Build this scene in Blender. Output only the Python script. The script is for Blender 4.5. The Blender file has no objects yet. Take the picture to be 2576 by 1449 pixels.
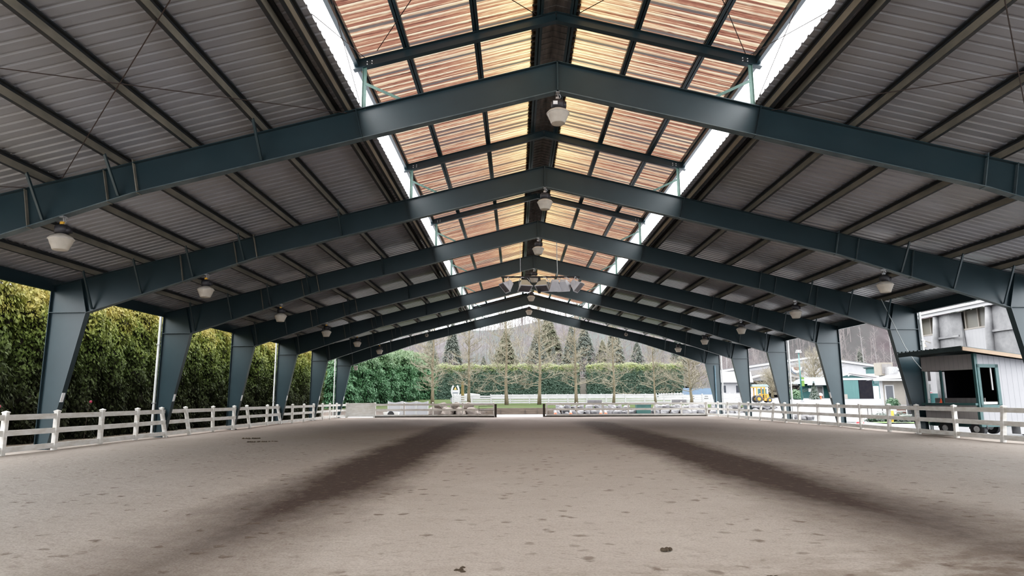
import bpy, math, random
from mathutils import Vector, Matrix
from math import sin, cos, pi, sqrt, radians, atan2

SC = bpy.context.scene
C = bpy.data.collections.new('arena'); SC.collection.children.link(C)
random.seed(7)

# ------------------------------------------------------------------ mesh builder
class MB:
    def __init__(s): s.v = []; s.f = []; s.m = []; s.k = 0
    def add(s, vs, fs):
        o = len(s.v); s.v += [tuple(p) for p in vs]
        s.f += [tuple(i + o for i in f) for f in fs]; s.m += [s.k] * len(fs); return s
    def hexa(s, p):     # 8 points: bottom ring 0-3, top ring 4-7
        return s.add(p, [(3, 2, 1, 0), (4, 5, 6, 7), (0, 1, 5, 4), (1, 2, 6, 5), (2, 3, 7, 6), (3, 0, 4, 7)])
    def box(s, a, b):
        x0, y0, z0 = a; x1, y1, z1 = b
        return s.hexa([(x0, y0, z0), (x1, y0, z0), (x1, y1, z0), (x0, y1, z0), (x0, y0, z1), (x1, y0, z1), (x1, y1, z1), (x0, y1, z1)])
    def cbox(s, c, d): return s.box([c[i] - d[i] / 2 for i in range(3)], [c[i] + d[i] / 2 for i in range(3)])
    def bar(s, p, q, w, h, up=(0, 0, 1)):     # rectangular bar from p to q, w sideways, h along up
        p = Vector(p); q = Vector(q); d = (q - p).normalized(); u = Vector(up)
        r = d.cross(u)
        if r.length < 1e-4: r = d.cross(Vector((0, 1, 0)))
        r.normalize(); u = r.cross(d).normalized(); r *= w / 2; u *= h / 2
        return s.hexa([p - r - u, p + r - u, p + r + u, p - r + u, q - r - u, q + r - u, q + r + u, q - r + u])
    def prism(s, poly, axis, a, b):     # poly in the two other axes, extruded along axis
        def P(t, w):
            l = list(t); l.insert(axis, w); return tuple(l)
        n = len(poly); vs = [P(t, a) for t in poly] + [P(t, b) for t in poly]
        fs = [tuple(range(n))[::-1], tuple(range(n, 2 * n))] + [(i, (i + 1) % n, n + (i + 1) % n, n + i) for i in range(n)]
        return s.add(vs, fs)
    def tube(s, path, r, n=6, cap=True):
        path = [Vector(p) for p in path]; R = r if isinstance(r, (list, tuple)) else [r] * len(path)
        vs = []; ref = None
        for i, p in enumerate(path):
            d = (path[min(i + 1, len(path) - 1)] - path[max(i - 1, 0)]).normalized()
            if ref is None:
                ref = d.cross(Vector((0.31, 0.17, 0.93)))
                if ref.length < .05: ref = d.cross(Vector((1, 0, 0)))
            a = (ref - d * ref.dot(d)).normalized(); b = d.cross(a); ref = a
            for k in range(n):
                t = 2 * pi * k / n; vs.append(p + (a * cos(t) + b * sin(t)) * R[i])
        fs = []
        for i in range(len(path) - 1):
            for k in range(n):
                fs.append((i * n + k, i * n + (k + 1) % n, (i + 1) * n + (k + 1) % n, (i + 1) * n + k))
        if cap and n > 2: fs += [tuple(range(n))[::-1], tuple(range((len(path) - 1) * n, len(path) * n))]
        return s.add(vs, fs)
    def lathe(s, c, prof, n=20, axis='z'):      # prof: (radius, height) pairs
        vs = []
        for (r, h) in prof:
            for k in range(n):
                t = 2 * pi * k / n
                if axis == 'z': vs.append((c[0] + r * cos(t), c[1] + r * sin(t), c[2] + h))
                elif axis == 'y': vs.append((c[0] + r * cos(t), c[1] + h, c[2] + r * sin(t)))
                else: vs.append((c[0] + h, c[1] + r * cos(t), c[2] + r * sin(t)))
        fs = [(i * n + k, i * n + (k + 1) % n, (i + 1) * n + (k + 1) % n, (i + 1) * n + k) for i in range(len(prof) - 1) for k in range(n)]
        fs += [tuple(range(n))[::-1], tuple(range((len(prof) - 1) * n, len(prof) * n))]
        return s.add(vs, fs)
    def grid(s, nx, ny, fn):
        vs = [fn(i / nx, j / ny) for j in range(ny + 1) for i in range(nx + 1)]
        return s.add(vs, [(j * (nx + 1) + i, j * (nx + 1) + i + 1, (j + 1) * (nx + 1) + i + 1, (j + 1) * (nx + 1) + i) for j in range(ny) for i in range(nx)])
    def leaf(s, p, nrm, size, asp=1.0, droop=None):
        n = Vector(nrm); n.normalize()
        t = Vector((random.gauss(0, 1), random.gauss(0, 1), random.gauss(0, 1))) if droop is None else Vector(droop) + Vector((random.gauss(0, .25), random.gauss(0, .25), random.gauss(0, .25)))
        a = (t - n * t.dot(n))
        if a.length < 1e-3: a = n.cross(Vector((0, .3, 1)))
        a.normalize(); b = n.cross(a); a *= size * asp / 2; b *= size / 2; p = Vector(p)
        return s.add([p - a, p + b * .8, p + a, p - b * .8], [(0, 1, 2, 3)])
    def mesh(s, name, mats, smooth=False, off=(0, 0, 0)):
        me = bpy.data.meshes.new(name)
        me.from_pydata([(x - off[0], y - off[1], z - off[2]) for x, y, z in s.v], [], s.f)
        for m in (mats if isinstance(mats, (list, tuple)) else [mats]): me.materials.append(m)
        if isinstance(mats, (list, tuple)): me.polygons.foreach_set('material_index', s.m)
        if smooth: me.polygons.foreach_set('use_smooth', [True] * len(me.polygons))
        me.update(); return me
    def build(s, name, mats, parent=None, smooth=False, label=None):
        off = wl(parent) if parent is not None else (0, 0, 0)
        o = bpy.data.objects.new(name, s.mesh(name, mats, smooth, off)); C.objects.link(o)
        if parent is not None: o.parent = parent
        if label: o['label'] = label
        return o
def wl(o):
    p = Vector(o.location)
    while o.parent is not None: o = o.parent; p += Vector(o.location)
    return p
def tag(o, label=None, cat=None, group=None, kind=None):
    for k, v in (('label', label), ('category', cat), ('group', group), ('kind', kind)):
        if v: o[k] = v
    return o
def thing(name, label, cat, loc=(0, 0, 0), group=None):
    o = bpy.data.objects.new(name, None); C.objects.link(o); o.location = loc; o.empty_display_size = .2
    return tag(o, label, cat, group)
def solo(mb, name, mats, label, cat, group=None, smooth=False, kind=None):
    return tag(mb.build(name, mats, None, smooth), label, cat, group, kind)
def struct(mb, name, mats, smooth=False, label=None):
    o = mb.build(name, mats, None, smooth); o['kind'] = 'structure'
    if label: o['label'] = label
    return o
def dup(root, loc, label, rz=None, sc=None, group=None):
    r = root.copy(); C.objects.link(r); r.location = loc; r['label'] = label
    if rz is not None: r.rotation_euler = (0, 0, rz)
    if sc is not None: r.scale = sc if isinstance(sc, (tuple, list)) else (sc, sc, sc)
    if group: r['group'] = group
    def rec(src, dst):
        for ch in list(src.children):
            c = ch.copy(); C.objects.link(c); c.parent = dst; rec(ch, c)
    rec(root, r); return r
ORD = ['first', 'second', 'third', 'fourth', 'fifth', 'sixth', 'seventh', 'eighth', 'ninth', 'tenth', 'eleventh', 'twelfth', 'thirteenth', 'fourteenth']

# ------------------------------------------------------------------ materials
def nodes(name):
    m = bpy.data.materials.new(name); m.use_nodes = True; nt = m.node_tree
    return m, nt, nt.nodes['Principled BSDF'], nt.nodes['Material Output']
def N(nt, t, **kw):
    n = nt.nodes.new(t)
    for k, v in kw.items():
        if k in n.inputs: n.inputs[k].default_value = v
        else: setattr(n, k, v)
    return n
def coords(nt, scale=(1, 1, 1), kind='Object'):
    tc = N(nt, 'ShaderNodeTexCoord'); mp = N(nt, 'ShaderNodeMapping'); mp.inputs['Scale'].default_value = scale
    nt.links.new(tc.outputs[kind], mp.inputs['Vector']); return mp.outputs['Vector']
def noise(nt, vec, scale, detail=4, rough=.6):
    n = N(nt, 'ShaderNodeTexNoise', Scale=scale, Detail=detail, Roughness=rough); nt.links.new(vec, n.inputs['Vector']); return n.outputs['Fac']
def ramp(nt, fac, stops, interp='LINEAR'):
    r = N(nt, 'ShaderNodeValToRGB'); cr = r.color_ramp; cr.interpolation = interp
    while len(cr.elements) < len(stops): cr.elements.new(.5)
    for e, (p, c) in zip(cr.elements, stops): e.position = p; e.color = (c[0], c[1], c[2], 1) if not isinstance(c, (int, float)) else (c, c, c, 1)
    nt.links.new(fac, r.inputs['Fac']); return r.outputs['Color']
def mth(nt, op, a, b=None, c=None, clamp=False):
    n = N(nt, 'ShaderNodeMath', operation=op, use_clamp=clamp)
    for i, x in enumerate((a, b, c)):
        if x is None: continue
        if isinstance(x, (int, float)): n.inputs[i].default_value = x
        else: nt.links.new(x, n.inputs[i])
    return n.outputs[0]
def mixc(nt, fac, a, b, mode='MIX'):
    n = N(nt, 'ShaderNodeMix', data_type='RGBA', blend_type=mode)
    for i, x in ((0, fac), (6, a), (7, b)):
        if isinstance(x, (int, float)): n.inputs[i].default_value = x
        elif isinstance(x, tuple): n.inputs[i].default_value = (x[0], x[1], x[2], 1)
        else: nt.links.new(x, n.inputs[i])
    return n.outputs[2]
def bump(nt, bs, h, strength=.3, dist=.02):
    b = N(nt, 'ShaderNodeBump', Strength=strength, Distance=dist); nt.links.new(h, b.inputs['Height']); nt.links.new(b.outputs['Normal'], bs.inputs['Normal'])
def mat(name, c1, c2=None, scale=4., rough=.6, metal=0., stretch=(1, 1, 1), lo=.35, hi=.65, bmp=0, bscale=None, spec=.5, detail=4):
    m, nt, bs, out = nodes(name)
    bs.inputs['Roughness'].default_value = rough; bs.inputs['Metallic'].default_value = metal
    bs.inputs['Specular IOR Level'].default_value = spec
    if c2 is None: c2 = tuple(x * .8 for x in c1)
    v = coords(nt, stretch); f = noise(nt, v, scale, detail)
    nt.links.new(ramp(nt, f, [(lo, c1), (hi, c2)]), bs.inputs['Base Color'])
    if bmp: bump(nt, bs, noise(nt, v, bscale or scale * 3, 5), bmp, .02)
    return m
M = {}
M['steel'] = mat('painted_steel', (.019, .041, .050), (.014, .033, .041), 1.2, .36, 0, lo=.3, hi=.7, spec=.72)
M['steel_edge'] = mat('steel_edge', (.11, .135, .14), (.06, .085, .095), 2, .5)
M['purlin'] = mat('galvanised_purlin', (.22, .20, .165), (.15, .14, .115), 2.2, .6, .0, (1, .4, 1))
M['purlin_dark'] = mat('purlin_flange', (.022, .028, .034), (.035, .034, .032), 3, .6)
M['rod'] = mat('brace_rod', (.05, .035, .03), None, 3, .6)
M['mon_brace'] = mat('green_angle', (.12, .22, .18), (.09, .16, .14), 3, .5)
M['ridgecap'] = mat('ridge_cap', (.23, .21, .195), (.13, .12, .115), 3, .7, 0, (2, .3, 1))
M['vinyl'] = mat('vinyl_rail', (.72, .71, .68), (.56, .53, .48), 2.2, .45, 0, (1, 1, 3), bmp=.05)
M['vinyl_white'] = mat('clean_white_vinyl', (0.336, 0.336, 0.336), (0.294, 0.294, 0.298), 2, .4)
M['dark_wood'] = mat('dark_gate_wood', (.03, .028, .025), (.06, .05, .04), 6, .8)
M['lamp_body'] = mat('lamp_ballast', (.035, .035, .042), (.06, .058, .062), 5, .5, .3)
M['lamp_metal'] = mat('bright_zinc', (.55, .55, .56), (.35, .35, .36), 8, .35, .7)
M['lamp_cap'] = mat('lamp_cap', (.50, .46, .41), (.38, .35, .31), 6, .4)
M['white_tag'] = mat('white_tag', (.85, .85, .85), None, 4, .5)
M['yellow'] = mat('yellow_box', (.75, .42, .06), None, 5, .5)
M['flood'] = mat('flood_grey', (.52, .53, .57), (.44, .45, .49), 5, .4)
M['flood_tan'] = mat('flood_tan', (.44, .40, .31), (.36, .33, .27), 5, .5)
M['flood_glass'] = mat('flood_glass', (.16, .15, .17), (.11, .11, .12), 3, .2)
M['black'] = mat('black_rubber', (.018, .018, .02), (.03, .03, .032), 5, .7)
M['pipe'] = mat('white_pipe', (.70, .71, .70), (.55, .57, .56), 2, .4)
M['bluepipe'] = mat('blue_conduit', (.16, .26, .33), None, 2, .4)
M['cable'] = mat('grey_cable', (.42, .46, .46), None, 5, .5)
M['bark'] = mat('mossy_bark', (0.128, 0.105, 0.066), (0.066, 0.054, 0.034), 6, .9, 0, (1, 1, .3), bmp=.3)
M['twig'] = mat('mossy_twig', (.175, .155, .110), (.125, .108, .080), 1.2, .9)
M['trunk_dark'] = mat('hedge_trunk', (.035, .026, .018), (.06, .045, .03), 5, .9, 0, (1, 1, .2))
M['soil'] = mat('dark_soil', (.055, .045, .035), (.11, .085, .06), 2.5, .95, bmp=.4, bscale=9)
M['lawn'] = mat('lawn_grass', (.031, .049, .020), (.046, .050, .029), .5, 1., bmp=.2, bscale=60, spec=.0)
M['grass'] = mat('grass_patch', (0.087, 0.163, 0.027), (0.054, 0.120, 0.022), 3, .9)
M['asphalt'] = mat('pale_asphalt', (0.126, 0.129, 0.134), (0.098, 0.098, 0.105), .35, .35, 0, (1, .5, 1), lo=.4, hi=.6)
M['concrete'] = mat('wet_concrete', (0.262, 0.266, 0.276), (0.214, 0.214, 0.223), .8, .35)
M['rock'] = mat('grey_rock', (0.173, 0.171, 0.178), (0.087, 0.084, 0.089), 1.6, .85, bmp=.6, bscale=5)
M['rock_tan'] = mat('tan_rock', (0.114, 0.092, 0.078), (0.067, 0.055, 0.048), 1.8, .9, bmp=.6, bscale=5)
M['timber'] = mat('old_timber', (0.114, 0.088, 0.069), (0.062, 0.048, 0.038), 2, .9, 0, (.4, 1, 5), bmp=.3)
M['cone'] = mat('cone_orange', (.85, .13, .05), (.72, .11, .04), 3, .5)
M['cone_white'] = mat('cone_band', (.85, .85, .85), None, 3, .5)
M['red'] = mat('red_plastic', (.60, .05, .06), (.5, .05, .06), 3, .5)
M['bin_green'] = mat('dark_green_steel', (.012, .05, .045), (.02, .065, .058), 3, .5)
M['teal'] = mat('teal_siding', (0.018, 0.071, 0.071), (0.014, 0.057, 0.058), 1.5, .6, 0, (3, 3, .3))
M['teal_light'] = mat('teal_door', (0.029, 0.088, 0.086), (0.023, 0.077, 0.075), 1.5, .6, 0, (3, 3, .3))
M['teal_trim'] = mat('teal_trim', (0.019, 0.063, 0.063), (0.014, 0.051, 0.051), 4, .5)
M['teal_roof'] = mat('teal_roof', (0.032, 0.070, 0.073), (0.026, 0.057, 0.061), 1, .5)
M['roof_pink'] = mat('faded_roof', (0.088, 0.074, 0.076), (0.074, 0.064, 0.066), .8, .6, 0, (5, .4, 1))
M['white_wall'] = mat('white_paint', (0.257, 0.257, 0.269), (0.228, 0.228, 0.240), .8, .6)
M['white_trim'] = mat('white_trim', (0.360, 0.360, 0.369), (0.315, 0.315, 0.324), 1.5, .5)
M['pale_roof'] = mat('pale_metal_roof', (.088, .088, .092), (.075, .075, .08), .8, .6)
M['cream'] = mat('cream_siding', (0.204, 0.184, 0.159), (0.180, 0.163, 0.143), 1.5, .7)
M['tanbox'] = mat('tan_metal', (0.204, 0.180, 0.147), (0.171, 0.151, 0.126), 3, .6)
M['grey_panel'] = mat('weathered_panel', (0.158, 0.147, 0.144), (0.125, 0.117, 0.114), 2.5, .7, 0, (4, 4, .5))
M['dark_in'] = mat('dark_interior', (.007, .007, .010), (.011, .010, .012), 2, .8, spec=.1)  # near-black colour stands in for the shade of unlit interiors
M['dark_glass'] = mat('dark_glass', (0.024, 0.027, 0.034), (0.034, 0.037, 0.044), 1, .12)
M['wood_tan'] = mat('fascia_wood', (0.272, 0.184, 0.116), (0.204, 0.136, 0.088), 3, .7, 0, (.5, .5, 6))
M['roof_dark'] = mat('dark_roof_metal', (0.019, 0.034, 0.035), (0.027, 0.042, 0.044), 2, .5)
M['translu_panel'] = mat('clerestory_plastic', (0.080, 0.076, 0.069), (0.095, 0.087, 0.066), .35, .4)
M['tarp'] = mat('grey_tarp', (0.148, 0.148, 0.152), (0.080, 0.080, 0.084), 1.1, .5, bmp=.8, bscale=2.2)
M['tractor'] = mat('tractor_yellow', (0.408, 0.204, 0.010), (0.347, 0.168, 0.010), 3, .4)
M['rust'] = mat('rusty_barrel', (0.109, 0.051, 0.041), (0.068, 0.034, 0.027), 4, .8)
M['blue'] = mat('blue_tarp', (0.041, 0.078, 0.131), (0.033, 0.061, 0.110), 1, .5)
M['lightpost'] = mat('green_post', (0.012, 0.082, 0.078), None, 3, .4)
M['bench'] = mat('dark_bench', (.05, .047, .05), (.08, .075, .08), 3, .6)
M['gold'] = mat('gold_emblem', (0.340, 0.224, 0.054), (0.286, 0.184, 0.041), 6, .5)
M['navy'] = mat('navy_paint', (.03, .045, .07), None, 5, .5)
M['yellow_bark'] = mat('lichen_trunk', (0.094, 0.067, 0.011), (0.050, 0.038, 0.018), 1.5, .9, 0, (1, 1, .4))
M['pink'] = mat('pink_flower', (.55, .10, .16), (.42, .06, .12), 5, .6)

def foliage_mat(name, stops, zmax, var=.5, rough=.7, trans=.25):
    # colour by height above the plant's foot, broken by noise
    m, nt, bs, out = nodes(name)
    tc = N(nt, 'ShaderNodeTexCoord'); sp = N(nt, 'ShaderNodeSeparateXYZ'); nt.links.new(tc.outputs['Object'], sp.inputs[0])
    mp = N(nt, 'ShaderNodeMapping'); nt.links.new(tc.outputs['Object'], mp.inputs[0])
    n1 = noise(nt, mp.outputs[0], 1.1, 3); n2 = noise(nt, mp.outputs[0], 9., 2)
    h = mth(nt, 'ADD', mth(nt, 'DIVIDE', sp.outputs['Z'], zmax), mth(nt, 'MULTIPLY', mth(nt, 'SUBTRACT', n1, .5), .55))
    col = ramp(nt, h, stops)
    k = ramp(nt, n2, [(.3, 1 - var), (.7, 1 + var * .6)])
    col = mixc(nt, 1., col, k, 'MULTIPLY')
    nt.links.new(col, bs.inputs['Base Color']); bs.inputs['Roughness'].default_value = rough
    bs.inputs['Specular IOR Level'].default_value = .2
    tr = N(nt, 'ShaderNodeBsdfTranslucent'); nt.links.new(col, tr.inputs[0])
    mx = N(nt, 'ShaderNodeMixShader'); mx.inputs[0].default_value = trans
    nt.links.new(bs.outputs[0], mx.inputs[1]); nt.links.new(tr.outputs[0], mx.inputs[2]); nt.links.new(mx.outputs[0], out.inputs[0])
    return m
M['arbor'] = foliage_mat('arborvitae_leaves', [(.0, (.018, .019, .008)), (.40, (.030, .040, .012)), (.62, (.055, .075, .018)), (.80, (.10, .115, .026)), (1.02, (.205, .165, .045))], 6.6, .55)  # golden new tips; skylit top and shaded foot painted in by height
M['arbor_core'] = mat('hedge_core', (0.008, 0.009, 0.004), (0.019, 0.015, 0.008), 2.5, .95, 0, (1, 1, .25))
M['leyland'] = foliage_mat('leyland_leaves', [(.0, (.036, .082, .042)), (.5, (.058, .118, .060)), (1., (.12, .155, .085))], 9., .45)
M['leyland_core'] = mat('leyland_core', (0.015, 0.037, 0.019), (0.024, 0.048, 0.024), 1.5, .95)
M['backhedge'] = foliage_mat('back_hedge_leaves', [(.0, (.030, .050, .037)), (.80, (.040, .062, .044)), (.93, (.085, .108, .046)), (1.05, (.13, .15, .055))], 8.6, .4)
M['shrub'] = foliage_mat('shrub_leaves', [(.0, (0.034, 0.068, 0.041)), (1., (0.082, 0.136, 0.075))], 1.2, .4)
M['haze_core'] = mat('conifer_core', (.115, .124, .112), (.085, .096, .086), .6, .95)  # pale fill: haze painted in, lightening the shaded crown interior
M['far_core'] = mat('far_hedge_core', (.036, .050, .038), (.026, .038, .030), .8, .95)  # lightened core paints haze into the back hedge
M['conifer'] = foliage_mat('conifer_needles', [(.0, (.105, .125, .110)), (.6, (.135, .152, .132)), (1., (.16, .17, .148))], 24., .25, trans=.45)  # distance haze painted in as paler, greyer needles
M['conifer_olive'] = foliage_mat('olive_conifer_needles', [(.0, (.085, .095, .070)), (.6, (.118, .124, .086)), (1., (.145, .145, .10))], 24., .25, trans=.45)  # haze is in the needle colour here too
M['haze_bare'] = mat('bare_forest', (.125, .108, .106), (.095, .083, .082), .02, .95)  # haze put into the colour of distant trunks and twigs
M['pale_trunk'] = mat('birch_trunk', (0.151, 0.140, 0.140), (0.122, 0.112, 0.112), .1, .9)

def corrugated_roof():
    m, nt, bs, out = nodes('roof_sheet'); v = coords(nt, (1, 1, 1)); bs.inputs['Roughness'].default_value = .30; bs.inputs['Specular IOR Level'].default_value = .7
    f = noise(nt, coords(nt, (.6, 2.5, 1)), .8, 5); g = noise(nt, v, .25, 3)
    c = ramp(nt, f, [(.3, (.278, .284, .31)), (.7, (.232, .236, .258))])
    c = mixc(nt, ramp(nt, g, [(.42, 0), (.66, .45)]), c, (.235, .224, .20))
    nt.links.new(c, bs.inputs['Base Color']); return m
M['roof'] = corrugated_roof()

def translucent_sheet():
    m, nt, bs, out = nodes('aged_fibreglass')
    tc = N(nt, 'ShaderNodeTexCoord'); sp = N(nt, 'ShaderNodeSeparateXYZ'); nt.links.new(tc.outputs['Object'], sp.inputs[0])
    def st(sx, sy, s, d=5):
        mp = N(nt, 'ShaderNodeMapping'); mp.inputs['Scale'].default_value = (sx, sy, 1); nt.links.new(tc.outputs['Object'], mp.inputs[0]); return noise(nt, mp.outputs[0], s, d, .65)
    ax = mth(nt, 'ABSOLUTE', mth(nt, 'SUBTRACT', sp.outputs['X'], 1.0845))
    ridge = mth(nt, 'SUBTRACT', 1., mth(nt, 'DIVIDE', ax, 2.9), clamp=True)       # cleaner near the ridge
    yp = mth(nt, 'DIVIDE', sp.outputs['Y'], .29); cell = mth(nt, 'FLOOR', yp); f = mth(nt, 'FRACT', yp)
    wn = N(nt, 'ShaderNodeTexWhiteNoise', noise_dimensions='1D'); nt.links.new(cell, wn.inputs['W']); wv = wn.outputs['Value']
    s1 = st(.05, 16., 1.0, 5); s2 = st(.10, 42., 1.0, 2); s3 = st(3., 22., 1.3, 5); s5 = st(.5, 1.1, 1., 3)
    t = mth(nt, 'ADD', mth(nt, 'MULTIPLY', s1, .62), mth(nt, 'ADD', mth(nt, 'MULTIPLY', s3, .18), mth(nt, 'MULTIPLY', s2, .20)))
    t = mth(nt, 'ADD', t, mth(nt, 'MULTIPLY', ridge, .07))
    c = ramp(nt, t, [(.40, (.016, .008, .0075)), (.455, (.048, .021, .015)), (.51, (.074, .037, .026)), (.555, (.105, .066, .044)), (.62, (.175, .145, .095))])
    band = ramp(nt, mth(nt, 'ADD', f, mth(nt, 'MULTIPLY', mth(nt, 'SUBTRACT', s3, .5), .25)), [(.02, 0), (.08, 1), (.22, 1), (.30, 0)])
    band = mth(nt, 'MULTIPLY', band, ramp(nt, s5, [(.35, .45), (.6, 1)]))
    c = mixc(nt, mth(nt, 'MULTIPLY', band, .76), c, (.168, .146, .105))
    grey = mth(nt, 'MULTIPLY', mth(nt, 'GREATER_THAN', wv, .66), ramp(nt, f, [(.30, 0), (.34, 1), (.66, 1), (.70, 0)]))
    c = mixc(nt, mth(nt, 'MULTIPLY', grey, .92), c, (.020, .019, .0195))
    yl = mixc(nt, mth(nt, 'MULTIPLY', ridge, .75), c, (1.55, 1.5, .95), 'MULTIPLY')
    tr = N(nt, 'ShaderNodeBsdfTranslucent'); nt.links.new(yl, tr.inputs[0])
    nt.links.new(mixc(nt, .5, c, (.10, .07, .055)), bs.inputs['Base Color']); bs.inputs['Roughness'].default_value = .5
    mx = N(nt, 'ShaderNodeMixShader'); mx.inputs[0].default_value = .85
    nt.links.new(bs.outputs[0], mx.inputs[1]); nt.links.new(tr.outputs[0], mx.inputs[2]); nt.links.new(mx.outputs[0], out.inputs[0]); return m
M['frp'] = translucent_sheet()

def lens_mat():
    m, nt, bs, out = nodes('lamp_lens'); v = coords(nt); f = noise(nt, v, 5, 3)
    c = ramp(nt, f, [(.3, (.78, .73, .65)), (.7, (.66, .61, .54))]); nt.links.new(c, bs.inputs['Base Color']); bs.inputs['Roughness'].default_value = .3
    tr = N(nt, 'ShaderNodeBsdfTranslucent'); nt.links.new(c, tr.inputs[0]); mx = N(nt, 'ShaderNodeMixShader'); mx.inputs[0].default_value = .45
    nt.links.new(bs.outputs[0], mx.inputs[1]); nt.links.new(tr.outputs[0], mx.inputs[2]); nt.links.new(mx.outputs[0], out.inputs[0]); return m
M['lens'] = lens_mat()

def sand_mat():
    m, nt, bs, out = nodes('arena_sand')
    tc = N(nt, 'ShaderNodeTexCoord'); O = tc.outputs['Object']; sp = N(nt, 'ShaderNodeSeparateXYZ'); nt.links.new(O, sp.inputs[0]); X, Y = sp.outputs['X'], sp.outputs['Y']
    def ns(sc, d=4, sx=1., sy=1., r=.6):
        mp = N(nt, 'ShaderNodeMapping'); mp.inputs['Scale'].default_value = (sx, sy, 1); nt.links.new(O, mp.inputs[0]); return noise(nt, mp.outputs[0], sc, d, r)
    big = ns(.22, 3); mid = ns(1.3, 4, .8, 1.); fine = ns(38., 4); clod = ns(7., 3, .75, 1.)
    base = ramp(nt, mid, [(.3, (.655, .62, .57)), (.7, (.59, .555, .505))])
    base = mixc(nt, ramp(nt, big, [(.35, 0), (.7, .5)]), base, (.49, .45, .41))
    base = mixc(nt, mth(nt, 'MULTIPLY', ramp(nt, fine, [(.35, .55), (.55, 0)]), .6), base, (.21, .175, .145))
    # damp strips where rain blows in under the two ridge openings
    wob = mth(nt, 'MULTIPLY', mth(nt, 'SUBTRACT', ns(.35, 4), .5), 1.1); rag = mth(nt, 'MULTIPLY', mth(nt, 'SUBTRACT', ns(2.6, 6, 1.6, .8, .7), .5), .95)
    def strip(x0, w):
        d = mth(nt, 'ABSOLUTE', mth(nt, 'ADD', mth(nt, 'SUBTRACT', X, x0), wob))
        return mth(nt, 'SUBTRACT', 1., mth(nt, 'DIVIDE', mth(nt, 'ADD', d, rag), w), clamp=True)
    ends = mth(nt, 'MULTIPLY', mth(nt, 'DIVIDE', mth(nt, 'SUBTRACT', 52., Y), 8., clamp=True), 1.)
    near = mth(nt, 'ADD', .36, mth(nt, 'MULTIPLY', mth(nt, 'DIVIDE', mth(nt, 'SUBTRACT', Y, 7.), 11., clamp=True), .64))
    wet = mth(nt, 'MULTIPLY', mth(nt, 'MULTIPLY', mth(nt, 'MAXIMUM', strip(-3.55, 1.7), strip(5.35, 1.85)), ends), near)
    wet = ramp(nt, wet, [(.02, 0), (.56, .95)])
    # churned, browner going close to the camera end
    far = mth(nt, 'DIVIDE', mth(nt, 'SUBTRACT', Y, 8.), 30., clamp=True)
    base = mixc(nt, far, base, mixc(nt, .95, base, (.165, .133, .118)))  # sand colour darkened toward the far end, standing in for shade
    ch = mth(nt, 'MULTIPLY', mth(nt, 'DIVIDE', mth(nt, 'SUBTRACT', mth(nt, 'ADD', 7.1, mth(nt, 'MULTIPLY', mth(nt, 'MAXIMUM', mth(nt, 'SUBTRACT', X, .8), 0), .42)), mth(nt, 'ADD', Y, mth(nt, 'MULTIPLY', rag, 1.6))), 2.6, clamp=True), ramp(nt, ns(2.3, 6, .8, 1.2, .65), [(.44, .0), (.56, .85)]))
    base = mixc(nt, ch, base, (.235, .19, .15))
    base = mixc(nt, wet, base, (.088, .070, .064))
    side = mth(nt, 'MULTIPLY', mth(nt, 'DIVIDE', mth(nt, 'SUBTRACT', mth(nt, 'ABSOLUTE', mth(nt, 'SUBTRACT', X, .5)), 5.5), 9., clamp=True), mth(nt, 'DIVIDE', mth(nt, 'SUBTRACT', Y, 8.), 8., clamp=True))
    base = mixc(nt, mth(nt, 'MULTIPLY', side, .55), base, (.20, .165, .14))  # side sand darkened in colour to offset light from the open sides
    # hoof dents
    vo = N(nt, 'ShaderNodeTexVoronoi', Scale=3.3, Randomness=1.); nn = N(nt, 'ShaderNodeTexNoise', Scale=7., Detail=4.); nt.links.new(O, nn.inputs['Vector']); ad = N(nt, 'ShaderNodeVectorMath', operation='MULTIPLY_ADD'); nt.links.new(nn.outputs['Color'], ad.inputs[0]); ad.inputs[1].default_value = (.22, .22, 0); nt.links.new(O, ad.inputs[2]); nt.links.new(ad.outputs[0], vo.inputs['Vector'])
    dent = ramp(nt, vo.outputs['Distance'], [(.0, 1), (.16, .75), (.30, 0)])
    gate = ramp(nt, ns(.8, 3), [(.38, 0.12), (.55, 1)])
    gate = mth(nt, 'MAXIMUM', gate, mth(nt, 'MULTIPLY', mth(nt, 'DIVIDE', mth(nt, 'SUBTRACT', X, 3.), 6., clamp=True), .7))
    cd = N(nt, 'ShaderNodeSeparateColor'); nt.links.new(vo.outputs['Color'], cd.inputs[0]); few = ramp(nt, cd.outputs[0], [(.36, 0), (.5, 1)])
    dent = mth(nt, 'MULTIPLY', mth(nt, 'MULTIPLY', dent, few), gate)
    str_ = ramp(nt, ns(1., 5, 3.2, 8.5, .7), [(.60, 0), (.66, 1)])
    base = mixc(nt, mth(nt, 'MULTIPLY', mth(nt, 'MULTIPLY', str_, gate), .55), base, (.22, .18, .15))
    base = mixc(nt, mth(nt, 'MULTIPLY', dent, .85), base, (.19, .155, .13))
    base = mixc(nt, ramp(nt, clod, [(.60, 0), (.68, .35)]), base, (.30, .26, .225))
    nt.links.new(base, bs.inputs['Base Color']); bs.inputs['Roughness'].default_value = .95; bs.inputs['Specular IOR Level'].default_value = .1
    h = mth(nt, 'ADD', mth(nt, 'MULTIPLY', clod, .9), mth(nt, 'ADD', mth(nt, 'MULTIPLY', fine, .25), mth(nt, 'MULTIPLY', dent, -1.1)))
    h = mth(nt, 'ADD', h, mth(nt, 'MULTIPLY', mid, 1.2))
    bump(nt, bs, h, .42, .05); return m
M['sand'] = sand_mat()

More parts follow.
